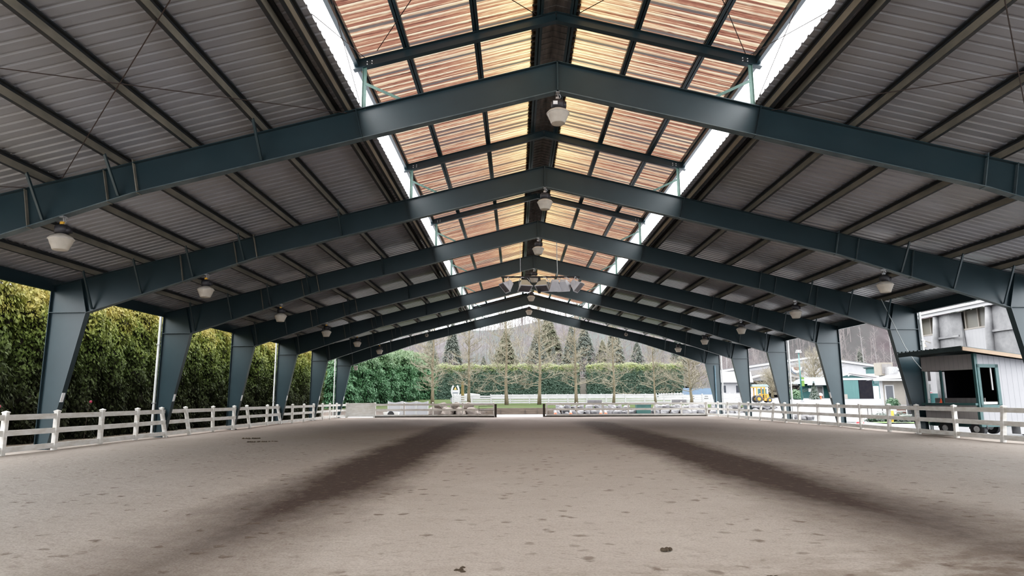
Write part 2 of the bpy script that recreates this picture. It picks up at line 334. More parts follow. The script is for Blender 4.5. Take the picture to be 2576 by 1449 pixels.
def hill_mat():
    m, nt, bs, out = nodes('wooded_hill'); v = coords(nt, (1, 1, 1)); vs = coords(nt, (2.2, 1, .25))
    a = noise(nt, vs, .12, 6); b = noise(nt, v, .018, 3); c = noise(nt, vs, .5, 4)
    col = ramp(nt, a, [(.35, (.058, .049, .053)), (.5, (.076, .066, .070)), (.68, (.092, .084, .088))])  # aerial haze is mixed into these hillside colours
    col = mixc(nt, ramp(nt, b, [(.40, 0), (.55, .8)]), col, (.056, .066, .062))
    col = mixc(nt, ramp(nt, c, [(.3, .5), (.5, 0)]), col, (.058, .055, .057))
    tc = N(nt, 'ShaderNodeTexCoord'); sp = N(nt, 'ShaderNodeSeparateXYZ'); nt.links.new(tc.outputs['Object'], sp.inputs[0])
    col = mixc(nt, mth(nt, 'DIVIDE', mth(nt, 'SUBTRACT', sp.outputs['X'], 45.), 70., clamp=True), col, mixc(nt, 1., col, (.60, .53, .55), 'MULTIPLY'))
    nt.links.new(col, bs.inputs['Base Color']); bs.inputs['Roughness'].default_value = 1; bs.inputs['Specular IOR Level'].default_value = 0; return m
M['hill'] = hill_mat()

def siding_mat(name, c, groove, pitch, axis):      # vertical board grooves
    m, nt, bs, out = nodes(name); tc = N(nt, 'ShaderNodeTexCoord'); sp = N(nt, 'ShaderNodeSeparateXYZ'); nt.links.new(tc.outputs['Object'], sp.inputs[0])
    t = mth(nt, 'FRACT', mth(nt, 'DIVIDE', sp.outputs[axis], pitch)); g = mth(nt, 'LESS_THAN', t, .06)
    f = noise(nt, coords(nt), 1.5, 4)
    nt.links.new(mixc(nt, g, ramp(nt, f, [(.3, c), (.7, tuple(x * .9 for x in c))]), groove), bs.inputs['Base Color']); bs.inputs['Roughness'].default_value = .6; return m
M['siding_u'] = siding_mat('white_board_siding', (0.246, 0.246, 0.263), (0.104, 0.108, 0.115), .3, 'X')
M['siding_v'] = siding_mat('white_ribbed_siding', (0.251, 0.251, 0.262), (0.182, 0.182, 0.194), .32, 'Y')
M['grey_siding'] = siding_mat('grey_board_siding', (0.204, 0.190, 0.187), (0.143, 0.136, 0.136), .2, 'Y')

# ------------------------------------------------------------------ the roofed arena
V1, BAY, UX = 15.66, 7.62, 1.0845
NF = 7
def FV(i): return V1 + BAY * (i - 1)
TOP0, SL = 10.05, .2475
def rtop(d): return TOP0 - SL * abs(d)
def rdep(d):
    d = abs(d); return .80 if d <= 10.45 else .80 + (d - 10.45) * (1.29 - .80) / (16.3 - 10.45)
V0R, V7R = -21., FV(7) + .35          # roof extent along the building
NTH = ['nearest', 'second', 'third', 'fourth', 'fifth', 'sixth', 'farthest']
# floor: sand
sand = MB(); sand.grid(70, 150, lambda a, b: (-16.9 + 35.4 * a, -21 + 82.6 * b, .035 * sin(a * 31 + b * 17) * sin(b * 41) + (.05 if a in (0, 1) else 0)))
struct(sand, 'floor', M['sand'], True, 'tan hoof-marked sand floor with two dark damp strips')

for i in range(1, NF + 1):
    v = FV(i); w = 'nearest' if i == 1 else ('farthest' if i == NF else ORD[i - 1])
    fr = thing('portal_frame', f'{w} dark teal steel portal frame spanning the arena' if i in (1, NF) else f'{w} dark teal steel portal frame counted from the near end', 'steel frame', (UX, v, 0), 'steel portal frames')
    for s in (-1, 1):
        U = lambda d: UX + s * d
        r = MB()
        pts = [0, 4.97, 10.45, 13.4, 16.3]
        web = [(U(d), rtop(d)) for d in pts[:-1]] + [(U(16.6), rtop(16.6)), (U(16.3), 4.74)] + [(U(d), rtop(d) - rdep(d)) for d in pts[:-1][::-1]]
        r.prism(web, 1, v - .007, v + .007)
        r.bar((U(0), v, rtop(0) - .01), (U(16.65), v, rtop(16.65) - .01), .22, .02)
        r.k = 1
        bl = [(U(d), v, rtop(d) - rdep(d)) for d in (0, 10.45, 16.3)]
        r.bar(bl[0], bl[1], .22, .024); r.bar(bl[1], bl[2], .22, .024)
        rf = r.build('rafter', [M['steel'], M['steel_edge']], fr)
        for d in (4.97, 10.45, 11.15, 13.05):
            p = MB(); t = .022 if d in (4.97, 10.45) else .014
            zb = rtop(d) - rdep(d); ex = .07 if d == 10.45 else 0
            p.hexa([(U(d) - t / 2 - s * .1, v - .105, zb), (U(d) + t / 2 - s * .1, v - .105, zb), (U(d) + t / 2 - s * .1, v + .105, zb), (U(d) - t / 2 - s * .1, v + .105, zb),
                    (U(d) - t / 2 + s * .09, v - .105, rtop(d) + ex), (U(d) + t / 2 + s * .09, v - .105, rtop(d) + ex), (U(d) + t / 2 + s * .09, v + .105, rtop(d) + ex), (U(d) - t / 2 + s * .09, v + .105, rtop(d) + ex)])
            p.build('stiffener_plate', M['steel'] if d == 4.97 else (M['purlin'] if s < 0 else M['steel_edge']), rf)
        if s < 0:
            p = MB(); p.box((UX - .02, v - .11, rtop(0) - .82), (UX + .02, v + .11, rtop(0))); p.build('ridge_plate', M['steel'], rf)
        for d in ((7.33, 10.8, 12.6, 14.4, 16.1) if s < 0 else (12.6, 14.4, 16.1)):
            p = MB(); p.bar((U(d), v - .78, rtop(d) + .03), (U(d + .02), v - .06, rtop(d) - rdep(d) + .06), .055, .055, (s, 0, 0)); p.build('flange_brace', M['steel'], fr)
        c = MB()
        c.prism([(U(17.6), 0), (U(17.6), rtop(17.6)), (U(16.6), rtop(16.6)), (U(16.3), 4.74), (U(17.21), 0)], 1, v - .007, v + .007)
        c.box((min(U(17.6), U(17.62)), v - .125, 0), (max(U(17.6), U(17.62)), v + .125, rtop(17.6)))
        c.bar((U(17.21), v, 0), (U(16.3), v, 4.74), .25, .02, (s, 0, 0))
        c.bar((U(16.3), v, 4.74), (U(16.6), v, rtop(16.6)), .25, .03, (s, 0, 0))
        c.bar((U(16.62), v, rtop(16.62) - .012), (U(17.62), v, rtop(17.62) - .012), .25, .02)
        c.box((min(U(17.1), U(17.7)), v - .16, -.02), (max(U(17.1), U(17.7)), v + .16, .02))
        c.k = 1; c.cbox((U(16.96), v, 4.735), (1.28, .24, .016))
        col = c.build('column', [M['steel'], M['steel_edge']], fr)
        if s < 0 or i == 4:
            p = MB(); q = (lambda z: U(16.3 + .91 * (4.74 - z) / 4.74 - .015)); p.hexa([(q(1.6) - .012, v - .12, 1.6), (q(1.6) + .012, v - .12, 1.6), (q(1.6) + .012, v + .04, 1.6), (q(1.6) - .012, v + .04, 1.6), (q(1.92) - .012, v - .12, 1.92), (q(1.92) + .012, v - .12, 1.92), (q(1.92) + .012, v + .04, 1.92), (q(1.92) - .012, v + .04, 1.92)])
            p.build('marker_plate', M['white_tag'], col, label='small white marker plate on the inner flange')

# roof sheets with raised ribs (ribs run down the slope)
def ribbed(side):
    mb = MB(); prof = []; v = V0R
    while v < V7R:
        prof += [(v, 0), (v + .20, 0), (v + .220, .040), (v + .280, .040)]; v += .305
    for (a, b) in ((5.04, 11.2), (11.2, 17.75)):
        vs = []
        for (vv, h) in prof:
            vs += [(UX + side * a, vv, rtop(a) + .255 + h), (UX + side * b, vv, rtop(b) + .255 + h)]
        mb.add(vs, [(2 * k, 2 * k + 1, 2 * k + 3, 2 * k + 2) for k in range(len(prof) - 1)])
    return mb
struct(ribbed(-1), 'ceiling', M['roof'], False, 'left slope of ribbed grey metal roof sheets')
struct(ribbed(1), 'ceiling', M['roof'], False, 'right slope of ribbed grey metal roof sheets')
PD = [5.24, 5.60, 7.33, 9.06, 10.8, 12.6, 14.4, 16.1]
for s, sn in ((-1, 'left'), (1, 'right')):
    for k, d in enumerate(PD):
        U = UX + s * d; z = rtop(d); p = MB(); va, vb = V0R + .1, V7R - .05
        p.box((U - .008, va, z + .005), (U + .008, vb, z + .235))
        p.k = 1
        p.box((min(U, U + s * .085), va, z), (max(U, U + s * .085), vb, z + .014)); p.box((min(U, U - s * .08), va, z + .222), (max(U, U - s * .08), vb, z + .246))
        p.box((U - .012, va, z + .17), (U + .012, vb, z + .24))
        lab = 'edge purlin along the ridge opening' if k == 0 else f'{ORD[k - 1]} grey steel roof purlin down from the ridge opening'
        solo(p, 'roof_purlin', [M['purlin'], M['purlin_dark']], f'{lab}, {sn} roof slope', 'roof beam', f'purlins of the {sn} roof slope')
    p = MB(); U = UX + s * 17.62; p.box((U - .03, V0R, 5.50), (U + .03, V7R, 5.92)); p.box((min(U, U - s * .12), V0R, 5.49), (max(U, U - s * .12), V7R, 5.51)); p.box((min(U, U + s * .13), V0R, 5.80), (max(U, U + s * .13), V7R, 5.93))
    solo(p, 'eave_beam', M['steel'], f'dark steel eave beam along the top of the {sn} columns', 'roof beam')

# ridge monitor
MT0, MS = 11.43, .255
def mtop(d): return MT0 - MS * abs(d)
for i in range(1, NF + 1):
    v = FV(i); w = 'nearest' if i == 1 else ('farthest' if i == NF else ORD[i - 1])
    fr = thing('ridge_monitor_frame', f'{w} raised monitor frame standing on the rafters under the orange ridge panels' if i in (1, NF) else f'{w} raised monitor frame from the near end under the orange ridge panels', 'steel frame', (UX, v, 9), 'ridge monitor frames')
    for s in (-1, 1):
        U = lambda d: UX + s * d
        b = MB(); b.bar((U(0), v, mtop(0) - .125), (U(5.16), v, mtop(5.16) - .125), .02, .25); b.bar((U(0), v, mtop(0) - .01), (U(5.16), v, mtop(5.16) - .01), .17, .018); b.bar((U(0), v, mtop(0) - .245), (U(5.16), v, mtop(5.16) - .245), .17, .018)
        b.build('monitor_rafter', M['steel'], fr)
        b = MB(); b.bar((U(4.87), v - .02, rtop(4.87) - .02), (U(4.87), v - .02, mtop(4.87) - .22), .10, .012, (0, 1, 0)); b.bar((U(4.92), v, rtop(4.87) - .02), (U(4.92), v, mtop(4.87) - .22), .012, .1, (0, 1, 0)); b.build('post', M['mon_brace'], fr)
        b = MB(); b.bar((U(4.84), v - .03, 9.50), (U(3.95), v - .03, rtop(3.95) + .01), .07, .02, (0, 1, 0)); b.build('knee_brace', M['mon_brace'], fr)
        b = MB()
        for (dx, dz) in ((4.7, .10), (4.7, .17), (4.82, .09), (4.82, .16)): b.lathe((U(dx), v - .026, mtop(dx) - dz), [(.016, 0), (.016, .014)], 8, 'y')
        b.build('bolt_group', M['white_tag'], fr)
for s, sn in ((-1, 'left'), (1, 'right')):
    for k, d in enumerate((.42, 2.06, 3.83, 5.08)):
        U = UX + s * d; z = mtop(d); p = MB(); p.box((U - .01, V0R, z), (U + .01, V7R, z + .19)); p.box((U - .085, V0R, z), (U + .085, V7R, z + .016))
        if k == 3: p.box((U - .05, V0R, z - .16), (U + .05, V7R, z + .185))
        else: p.box((U - .055, V0R, z + .12), (U + .055, V7R, z + .19))
        lab = ['ridge-side', 'upper middle', 'lower middle', 'eave'][k]
        solo(p, 'monitor_purlin', M['steel'], f'{lab} dark steel bar carrying the {sn} translucent ridge panels', 'roof beam', f'bars under the {sn} translucent panels')
    for b in range(NF):
        va = FV(b) + .02 if b else V0R; vb = FV(b + 1) - .02 if b < NF - 1 else V7R
        if b == NF - 1: vb = FV(NF) + .25
        mb = MB(); U = [.40, 2.0, 3.7, 5.17]; prof = []; v = math.floor(va / .29) * .29; vb = math.floor((FV(b + 1) + .02 if b < NF - 1 else vb) / .29) * .29
        while v < vb - .01: prof += [(v, .03), (v + .07, .03), (v + .10, 0), (v + .26, 0)]; v += .29
        prof.append((v, .03))
        vs = [(UX + s * d, vv, mtop(d) + .195 + h + .004 * (b % 2)) for (vv, h) in prof for d in U]
        mb.add(vs, [(j * 4 + q, j * 4 + q + 1, (j + 1) * 4 + q + 1, (j + 1) * 4 + q) for j in range(len(prof) - 1) for q in range(3)])
        wh = 'overhead before the nearest frame' if b == 0 else f'between the {NTH[b - 1]} and {NTH[b]} frames'
        solo(mb, 'translucent_roof_panel', M['frp'], f'orange-brown corrugated fibreglass panel {wh}, {sn} of ridge', 'roof panel', 'translucent ridge panels')
p = MB(); n = 9
for k in range(n): pass
p.prism([(UX - .62, mtop(.62) + .22), (UX, mtop(0) + .24), (UX + .62, mtop(.62) + .22), (UX + .62, mtop(.62) + .235), (UX, mtop(0) + .255), (UX - .62, mtop(.62) + .235)], 1, V0R, V7R)
for j in range(int((V7R - V0R) / .3)):
    vv = V0R + .3 * j + .1
    for s in (-1, 1): p.bar((UX, vv, mtop(0) + .228), (UX + s * .6, vv, mtop(.6) + .21), .05, .02)
solo(p, 'ridge_flashing', M['ridgecap'], 'long dull grey ribbed metal ridge cap between the orange panels', 'ridge cap')

# brace rods in the near bay
def rod(pts, label, r=.011): solo(MB().tube(pts, r, 5), 'brace_rod', M['rod'], label, 'tie rod', 'thin steel tie rods')
def rp(u, v, dz=-.03): return (u, v, rtop(u - UX) + dz)
rod([rp(-4.2, 15.6), rp(-13.3, 7.0)], 'thin tie rod across left roof running out at the left picture edge')
rod([rp(-11.1, 15.5), rp(-4.6, 9.0)], 'steep thin tie rod crossing the upper left roof slope')
rod([rp(-11.95, 15.5), rp(-15.9, 11.6)], 'short thin tie rod low on the left roof slope at the picture edge')
rod([rp(6.4, 15.6), rp(14.5, 7.3)], 'thin tie rod crossing the upper right roof slope')
rod([rp(12.6, 15.4), rp(7.2, 9.0)], 'steep thin tie rod at the upper right picture corner')
def mp_(u, v): return (u, v, mtop(u - UX) + .0)
rod([mp_(-3.44, 15.4), mp_(-1.2, 12.0)], 'thin tie rod under the left orange panels near the left post')
rod([mp_(.55, 15.5), mp_(-1.6, 12.4)], 'thin tie rod under the left orange panels beside the ridge')
rod([mp_(1.62, 15.5), mp_(3.6, 12.6)], 'thin tie rod under the right orange panels beside the ridge')
rod([mp_(5.85, 15.6), mp_(3.3, 11.4)], 'thin tie rod under the right orange panels near the right post')
for s, sn in ((-1, 'left'), (1, 'right')):
    rod([(UX + s * 4.93, 15.6, 8.85), (UX + s * 4.86, 11.6, 10.2)], f'upright thin tie rod inside the {sn} ridge opening', .009)
    rod([(UX + s * 4.86, 15.5, 10.15), (UX + s * 4.93, 11.6, 8.9)], f'crossing thin tie rod inside the {sn} ridge opening', .009)

# ------------------------------------------------------------------ hanging lamps
def make_lamp(loc, label):
    t = thing('hanging_lamp', label, 'lamp', loc, 'hanging arena lamps')
    x, y, z = loc              # z = underside of the rafter
    h = MB(); h.box((x - .05, y - .09, z - .02), (x + .05, y + .09, z + .03)); h.tube([(x, y, z), (x + .012, y, z - .09), (x - .01, y, z - .15)], .012, 6); h.tube([(x + .05, y, z - .03), (x + .08, y, z - .1), (x + .02, y, z - .2), (x, y, z - .26)], .009, 5)
    h.build('hook', M['lamp_metal'], t)
    h = MB(); h.cbox((x - .01, y, z - .15), (.08, .08, .07)); h.build('junction_box', M['yellow'] if x < -5 else M['lamp_metal'], t)
    h = MB(); h.lathe((x, y, z - .40), [(.10, -.02), (.165, 0), (.17, .15), (.13, .19), (.05, .22)], 14); h.cbox((x + .15, y, z - .33), (.12, .16, .13)); h.build('ballast_housing', M['lamp_body'], t, True)
    h = MB(); h.lathe((x, y, z - .55), [(.285, -.015), (.29, .0), (.24, .06), (.12, .125), (.09, .135)], 24); h.build('reflector_cap', M['lamp_cap'], t, True)
    h = MB(); h.lathe((x, y, z - .82), [(.12, .02), (.165, .0), (.178, .02), (.215, .12), (.225, .13), (.27, .255), (.275, .265)], 28); h.build('lens_bowl', M['lens'], t, True)
    return t
zA = rtop(0) - .80 - .02
first = make_lamp((UX, FV(1), zA), 'white bowl lamp under the apex of the nearest frame')
q = MB(); q.cbox((UX - .07, FV(1) - .172, zA - .33), (.11, .006, .09)); q.build('rating_label', M['white_tag'], first)
for i in range(2, 7):
    make_lamp((UX, FV(i), zA), f'white bowl lamp under the apex of the {ORD[i - 1]} frame from the near end')
dL = 12.15; zL = rtop(dL) - rdep(dL) - .02
lamp = make_lamp((UX - dL, FV(1), zL), 'nearest lamp of the left lamp row, hanging low on the left')
for i in range(2, 7): dup(lamp, (UX - dL, FV(i), zL), f'{ORD[i - 1]} white bowl lamp of the left-hand lamp row, from the near end')
lamp = make_lamp((UX + 12.03, FV(2), zL + .03), 'nearest lamp of the right lamp row, beside the roof over the white booth')
for i in range(3, 7): dup(lamp, (UX + 12.03, FV(i), zL + .03), f'{ORD[i - 2]} white bowl lamp of the right-hand lamp row, from the near end')

# floodlight bar
VB = FV(3)
t = thing('light_bar', 'black bar hung on two cables below the ridge carrying floodlights', 'light bar', (1.17, VB, 7.3))
MB().bar((-.68, VB, 7.33), (3.03, VB, 7.31), .07, .07).build('crossbar', M['black'], t)
MB().bar((1.12, VB + .02, 7.33), (1.12, VB + .02, 6.55), .07, .12, (1, 0, 0)).build('drop_post', M['black'], t)
MB().tube([(.22, VB, rtop(.86) - .8), (.23, VB, 7.36)], .008, 5).build('cable', M['lamp_metal'], t)
MB().tube([(1.97, VB, rtop(.9) - .8), (1.97, VB, 8.3), (1.99, VB, 7.6), (1.95, VB, 7.36)], .018, 6).build('cable', M['cable'], t)
FLD = [(-.42, -68, 42, 0), (.30, 20, 64, 1), (1.42, -20, 64, 1), (1.92, 178, 52, 0), (2.35, 162, 50, 0), (2.92, 66, 42, 0)]
FX = [-.40, .42, 1.28, 1.86, 2.28, 2.86]
FN = ['leftmost grey floodlight on the black bar, turned left', 'tan-backed floodlight second from the left on the black bar', 'tan-backed floodlight just right of the bar\'s drop post', 'grey floodlight facing away, fourth from the left on the bar', 'grey floodlight facing away, second from the right on the bar', 'rightmost grey floodlight on the black bar, turned right']
for (_, az, el, tan), fx, lab in zip(FLD, FX, FN):
    t = thing('floodlight', lab, 'floodlight', (fx, VB, 7.28), 'floodlights on the bar')
    R = Matrix.Rotation(radians(az), 4, 'Z') @ Matrix.Rotation(radians(el), 4, 'X')
    def tr(p): return tuple(Vector((fx, VB, 6.92)) + R @ Vector(p))
    # housing: tapered box, mouth toward -Y (towards the camera end)
    b, a = .14, .29
    hs = MB(); back = [tr((sx * b, .26, sz * b * .8)) for sx, sz in ((-1, -1), (1, -1), (1, 1), (-1, 1))]; frn = [tr((sx * a, -.18, sz * a * .9)) for sx, sz in ((-1, -1), (1, -1), (1, 1), (-1, 1))]
    hs.hexa(back + frn); hs.build('housing', M['flood_tan'] if tan else M['flood'], t)
    gl = MB(); gl.hexa([tr((sx * a * .9, -.183, sz * a * .8)) for sx, sz in ((-1, -1), (1, -1), (1, 1), (-1, 1))] + [tr((sx * a * .9, -.19, sz * a * .8)) for sx, sz in ((-1, -1), (1, -1), (1, 1), (-1, 1))]); gl.build('front_glass', M['flood_glass'], t)
    rm = MB()
    for (p, q) in (((-a, -.18, -a * .9), (a, -.18, -a * .9)), ((a, -.18, -a * .9), (a, -.18, a * .9)), ((a, -.18, a * .9), (-a, -.18, a * .9)), ((-a, -.18, a * .9), (-a, -.18, -a * .9))): rm.bar(tr(p), tr(q), .035, .035)
    rm.build('front_rim', M['flood'], t)
    Rz = Matrix.Rotation(radians(az), 4, 'Z')
    def ty(p): return tuple(Vector((fx, VB, 6.97)) + Rz @ Vector(p))
    yk = MB()
    for (p, q) in (((-.27, 0, -.08), (-.27, 0, .2)), ((-.27, 0, .2), (-.13, 0, .33)), ((-.13, 0, .33), (.13, 0, .33)), ((.13, 0, .33), (.27, 0, .2)), ((.27, 0, .2), (.27, 0, -.08))): yk.bar(ty(p), ty(q), .05, .02, (0, 0, 1) if p[0] * q[0] < 0 else (1, 0, 0))
    yk.build('yoke', M['flood'], t)

# small fittings on the farthest frame
def horn(x, z, label):
    v = FV(7) - .12; t = thing('horn_speaker', label, 'speaker', (x, v, z), 'horn speakers on the farthest frame')
    MB().lathe((x, v - .30, z), [(.17, 0), (.16, .02), (.07, .16), (.05, .28)], 16, 'y').build('horn', M['lamp_cap'], t, True)
    MB().lathe((x, v - .32, z), [(.05, 0), (.06, .06)], 12, 'y').build('driver', M['black'], t)
    MB().bar((x, v + .0, z), (x, v + .0, z + .28), .04, .04, (0, 1, 0)).build('bracket', M['lamp_metal'], t)
horn(-8.23, 7.45, 'small round horn speaker on the left rafter of the farthest frame')
horn(10.14, 7.42, 'small round horn speaker on the right rafter of the farthest frame')
def kflood(x, z, s, label):
    v = FV(7) - .2; t = thing('wall_floodlight', label, 'floodlight', (x, v, z), 'floodlights at the farthest columns')
    h = MB(); h.hexa([(x - .12, v - .1, z - .22), (x + .12, v - .1, z - .22), (x + .14, v + .1, z - .16), (x - .14, v + .1, z - .16), (x - .2, v - .12, z + .18), (x + .2, v - .12, z + .18), (x + .12, v + .1, z + .2), (x - .12, v + .1, z + .2)]); h.build('housing', M['lamp_cap'], t)
    MB().bar((x + s * .1, v + .05, z + .1), (x + s * .45, v + .15, z + .38), .05, .04).build('arm', M['steel'], t)
kflood(-14.72, 4.5, -1, 'small floodlight at the knee of the farthest left column')
kflood(16.6, 4.4, 1, 'small floodlight at the knee of the farthest right column')

# downspouts, conduit, cable
for s, sn in ((-1, 'left'), (1, 'right')):
    for i in (3, 5, 7):
        u = UX + s * 17.78; v = FV(i); b = MB(); b.tube([(u + s * .02, v - .02, 5.78), (u, v - .02, 5.6), (u, v - .02, .12), (u + s * .1, v - .06, .0)], .058, 10)
        t = solo(b, 'downspout', M['pipe'], f'white rain pipe on the outer side of the {["nearer","middle","farthest"][(i - 3) // 2]} piped {sn} column', 'pipe', 'white downspouts', True)
        for z in (1.5, 4.2):
            MB().box((u - .075, v - .10, z), (u + .075, v + .05, z + .04)).build('pipe_strap', M['lamp_metal'], t)
solo(MB().tube([(18.2, FV(7) - .16, 0), (18.2, FV(7) - .16, 4.55)], .045, 8), 'conduit', M['bluepipe'], 'light blue conduit on the farthest right column', 'pipe')
solo(MB().tube([(17.0, FV(3) - .3, 6.12), (17.35, FV(3) - .45, 5.0), (17.75, FV(3) - .5, 3.9), (18.15, FV(3) - .45, 3.25), (18.5, FV(3) - .3, 2.92), (18.8, FV(3) - .1, 2.82)], .018, 6), 'power_cable', M['cable'], 'pale cable sagging from the rafter down the second right column', 'cable')
t = thing('electric_meter_box', 'grey electric boxes on the pipe behind the white booth', 'electric box', (18.95, FV(3) + .05, 2))
MB().box((18.87, FV(3) - .05, 2.35), (19.05, FV(3) + .1, 2.85)).build('box', M['grey_panel'], t); MB().box((18.9, FV(3) - .03, 1.9), (19.02, FV(3) + .08, 2.2)).build('small_box', M['pipe'], t); MB().tube([(18.95, FV(3), 1.9), (18.95, FV(3), 0)], .03, 6).build('conduit', M['cable'], t)

# ------------------------------------------------------------------ three-rail fences
def rail_fence(pts, label, top=1.33, leans=None, skip=(), wide=.14, rails=(1.14, .66, .155), rh=.175, mat_=None, name='rail_fence', cap=True, nested=None):
    m = mat_ or M['vinyl']
    t = thing(name, label, 'fence', (pts[0][0], pts[0][1], 0))
    P = []
    for k, p in enumerate(pts):
        z0 = p[2] if len(p) > 2 else 0
        lx, ly = (leans or {}).get(k, (0, 0)); a = Vector((p[0], p[1], z0 - .05)); b = Vector((p[0] + lx, p[1] + ly, z0 + top - .05))
        mb = MB(); mb.bar(a, b, wide, wide, (0, 1, 0)); po = mb.build('post', m, t); P.append((a, b, z0))
        if cap:
            mb = MB(); e = wide * .5 + .015; x, y, z = b; mb.box((x - e, y - e, z), (x + e, y + e, z + .03)); mb.add([(x - e, y - e, z + .03), (x + e, y - e, z + .03), (x + e, y + e, z + .03), (x - e, y + e, z + .03), (x, y, z + .075)], [(0, 1, 4), (1, 2, 4), (2, 3, 4), (3, 0, 4), (3, 2, 1, 0)]); mb.build('post_cap', m, po)
    for k in range(len(pts) - 1):
        if k in skip: continue
        for h in rails:
            def at(i): a, b, z0 = P[i]; f = (h + .05) / top; return a + (b - a) * f
            mb = MB(); mb.bar(at(k), at(k + 1), .045, rh); mb.build('rail', m, t)
    return t
LF = [(-15.9, 18.3), (-15.78, 20.75), (-15.75, 23.04), (-15.72, 25.5), (-15.85, 28.1), (-15.95, 30.7), (-15.98, 33.0), (-15.98, 35.5), (-16.0, 38.1), (-16.05, 40.6), (-16.08, 43.4), (-16.0, 45.8), (-16.05, 48.2), (-16.02, 50.7), (-16.08, 53.3), (-16.15, 56.0), (-16.2, 58.4), (-16.2, 60.6), (-15.76, 62.4)]
rail_fence(LF, 'white three-rail fence along the left side below the hedge trees', leans={5: (-.22, -.1), 6: (-.28, 0), 9: (-.25, 0), 11: (-.3, 0), 7: (-.05, 0)})
RF = [(17.3, 61.3), (17.75, 59.4), (17.72, 56.6), (17.75, 54.0), (17.8, 51.8), (17.85, 49.6), (17.85, 47.3), (17.85, 44.9), (17.85, 42.7), (17.9, 40.1), (17.95, 37.7), (17.95, 35.3), (17.95, 32.7), (17.9, 30.25), (17.85, 27.6), (17.8, 24.95), (17.8, 22.5)]
rail_fence(RF, 'weathered three-rail fence along the right side by the booth', top=1.30, leans={3: (.12, 0), 5: (.16, 0), 6: (.2, 0), 15: (.16, 0), 12: (.06, 0)})
BL = [(-13.06, 62.2), (-10.3, 61.9), (-7.65, 61.6), (-4.9, 61.3), (-2.05, 61.0)]
rail_fence(BL, 'far end fence run left of the gate opening', wide=.12)
t = thing('slatted_barrier', 'solid grey slatted panel at the far left corner of the fence', 'fence panel', (-14.4, 62.3, 0))
for k in range(7): MB().box((-15.68, 62.22, .06 + .18 * k), (-13.14, 62.27, .06 + .18 * k + .168)).build('slat', M['vinyl'], t)
for x in (-15.62, -13.2): MB().box((x - .05, 62.18, 0), (x + .05, 62.3, 1.34)).build('stile', M['vinyl'], t)
BR = [(2.75, 61.2), (5.48, 61.2), (7.85, 61.2), (10.15, 61.2), (12.55, 61.2), (15.0, 61.3), (17.3, 61.3)]
rail_fence(BR[:-1] + [(17.2, 61.35)], 'far end fence run right of the gate opening', top=1.28, wide=.12)
for x, lab in ((-1.88, 'dark timber gate post on the left of the far opening'), (2.5, 'dark timber gate post on the right of the far opening')):
    b = MB(); b.box((x - .1, 60.95, 0), (x + .1, 61.2, 1.12)); b.box((x - .12, 60.93, 1.12), (x + .12, 61.22, 1.16)); solo(b, 'gate_post', M['dark_wood'], lab, 'post', 'gate posts')
for (a, b_, lab) in (((-13, 61.9), (-2, 60.85), 'dark kickboard under the far fence left of the opening'), ((2.6, 61.08), (17.2, 61.2), 'dark kickboard under the far fence right of the opening')):
    m_ = MB(); m_.bar((a[0], a[1], .04), (b_[0], b_[1], .04), .06, .12); solo(m_, 'ground_board', M['dark_wood'], lab, 'board')

# ------------------------------------------------------------------ ground outside
def smooth(a, b, x):
    t = min(1, max(0, (x - a) / (b - a))); return t * t * (3 - 2 * t)
def yard(u, v): return min(1.6, max(0, (v - 45) * .0195))
def terr(u, v): return min(1.5, .62 + .0145 * (v - 72))
def ground(u, v):
    if v < 72.2: return -.02 + smooth(27, 31, u) * yard(u, v)
    t = smooth(28, 33, u); return (1 - t) * terr(u, v) + t * yard(u, v)
def paved(u, v): return -.3 if (v > 73 and u < 26.5) else -.02 + smooth(22, 29, u) * yard(u, v)
g = MB(); g.grid(60, 90, lambda a, b: (18.2 + 132 * a ** 1.6, -10 + 210 * b, paved(18.2 + 132 * a ** 1.6, -10 + 210 * b))); struct(g, 'yard_pavement', M['asphalt'], True, 'pale wet asphalt yard on the right')
g = MB(); g.grid(30, 4, lambda a, b: (-17 + 46 * a, 61.35 + 10.9 * b, -.012)); struct(g, 'walkway', M['concrete'], False, 'pale concrete strip beyond the far fence')
g = MB(); g.grid(40, 40, lambda a, b: (-60 + 88 * a, 72.1 + 130 * b, terr(0, 72.1 + 130 * b))); struct(g, 'lawn', M['lawn'], True, 'raised grass terrace beyond the far fence')
g = MB(); g.grid(60, 4, lambda a, b: (-60 + 88 * a, 72.0 + .25 * b + .06 * sin(a * 190) + .04 * sin(b * 9 + a * 300), -.1 + (terr(0, 72.3) + .1) * b)); struct(g, 'terrace_bank', M['rock_tan'], True, 'low brown earth bank at the terrace edge')
g = MB(); g.grid(10, 30, lambda a, b: (-60 + 43.3 * a, -10 + 83 * b, -.03)); struct(g, 'soil_strip', M['soil'], False, 'dark soil under the left hedge')

# hill with woodland
def hz_(u, v):
    r = 39 + 3 * sin(u * .02 + .6) + 56 * smooth(75, 215, u) + 2 * sin(u * .05)
    return 1.4 + r * smooth(215, 365, v) + 1.2 * sin(u * .09 + v * .05)
g = MB(); g.grid(110, 40, lambda a, b: (-220 + 620 * a, 196 + 220 * b, hz_(-220 + 620 * a, 196 + 220 * b) - 3 * (1 - b))); struct(g, 'hill', M['hill'], True, 'hazy wooded hillside behind everything')

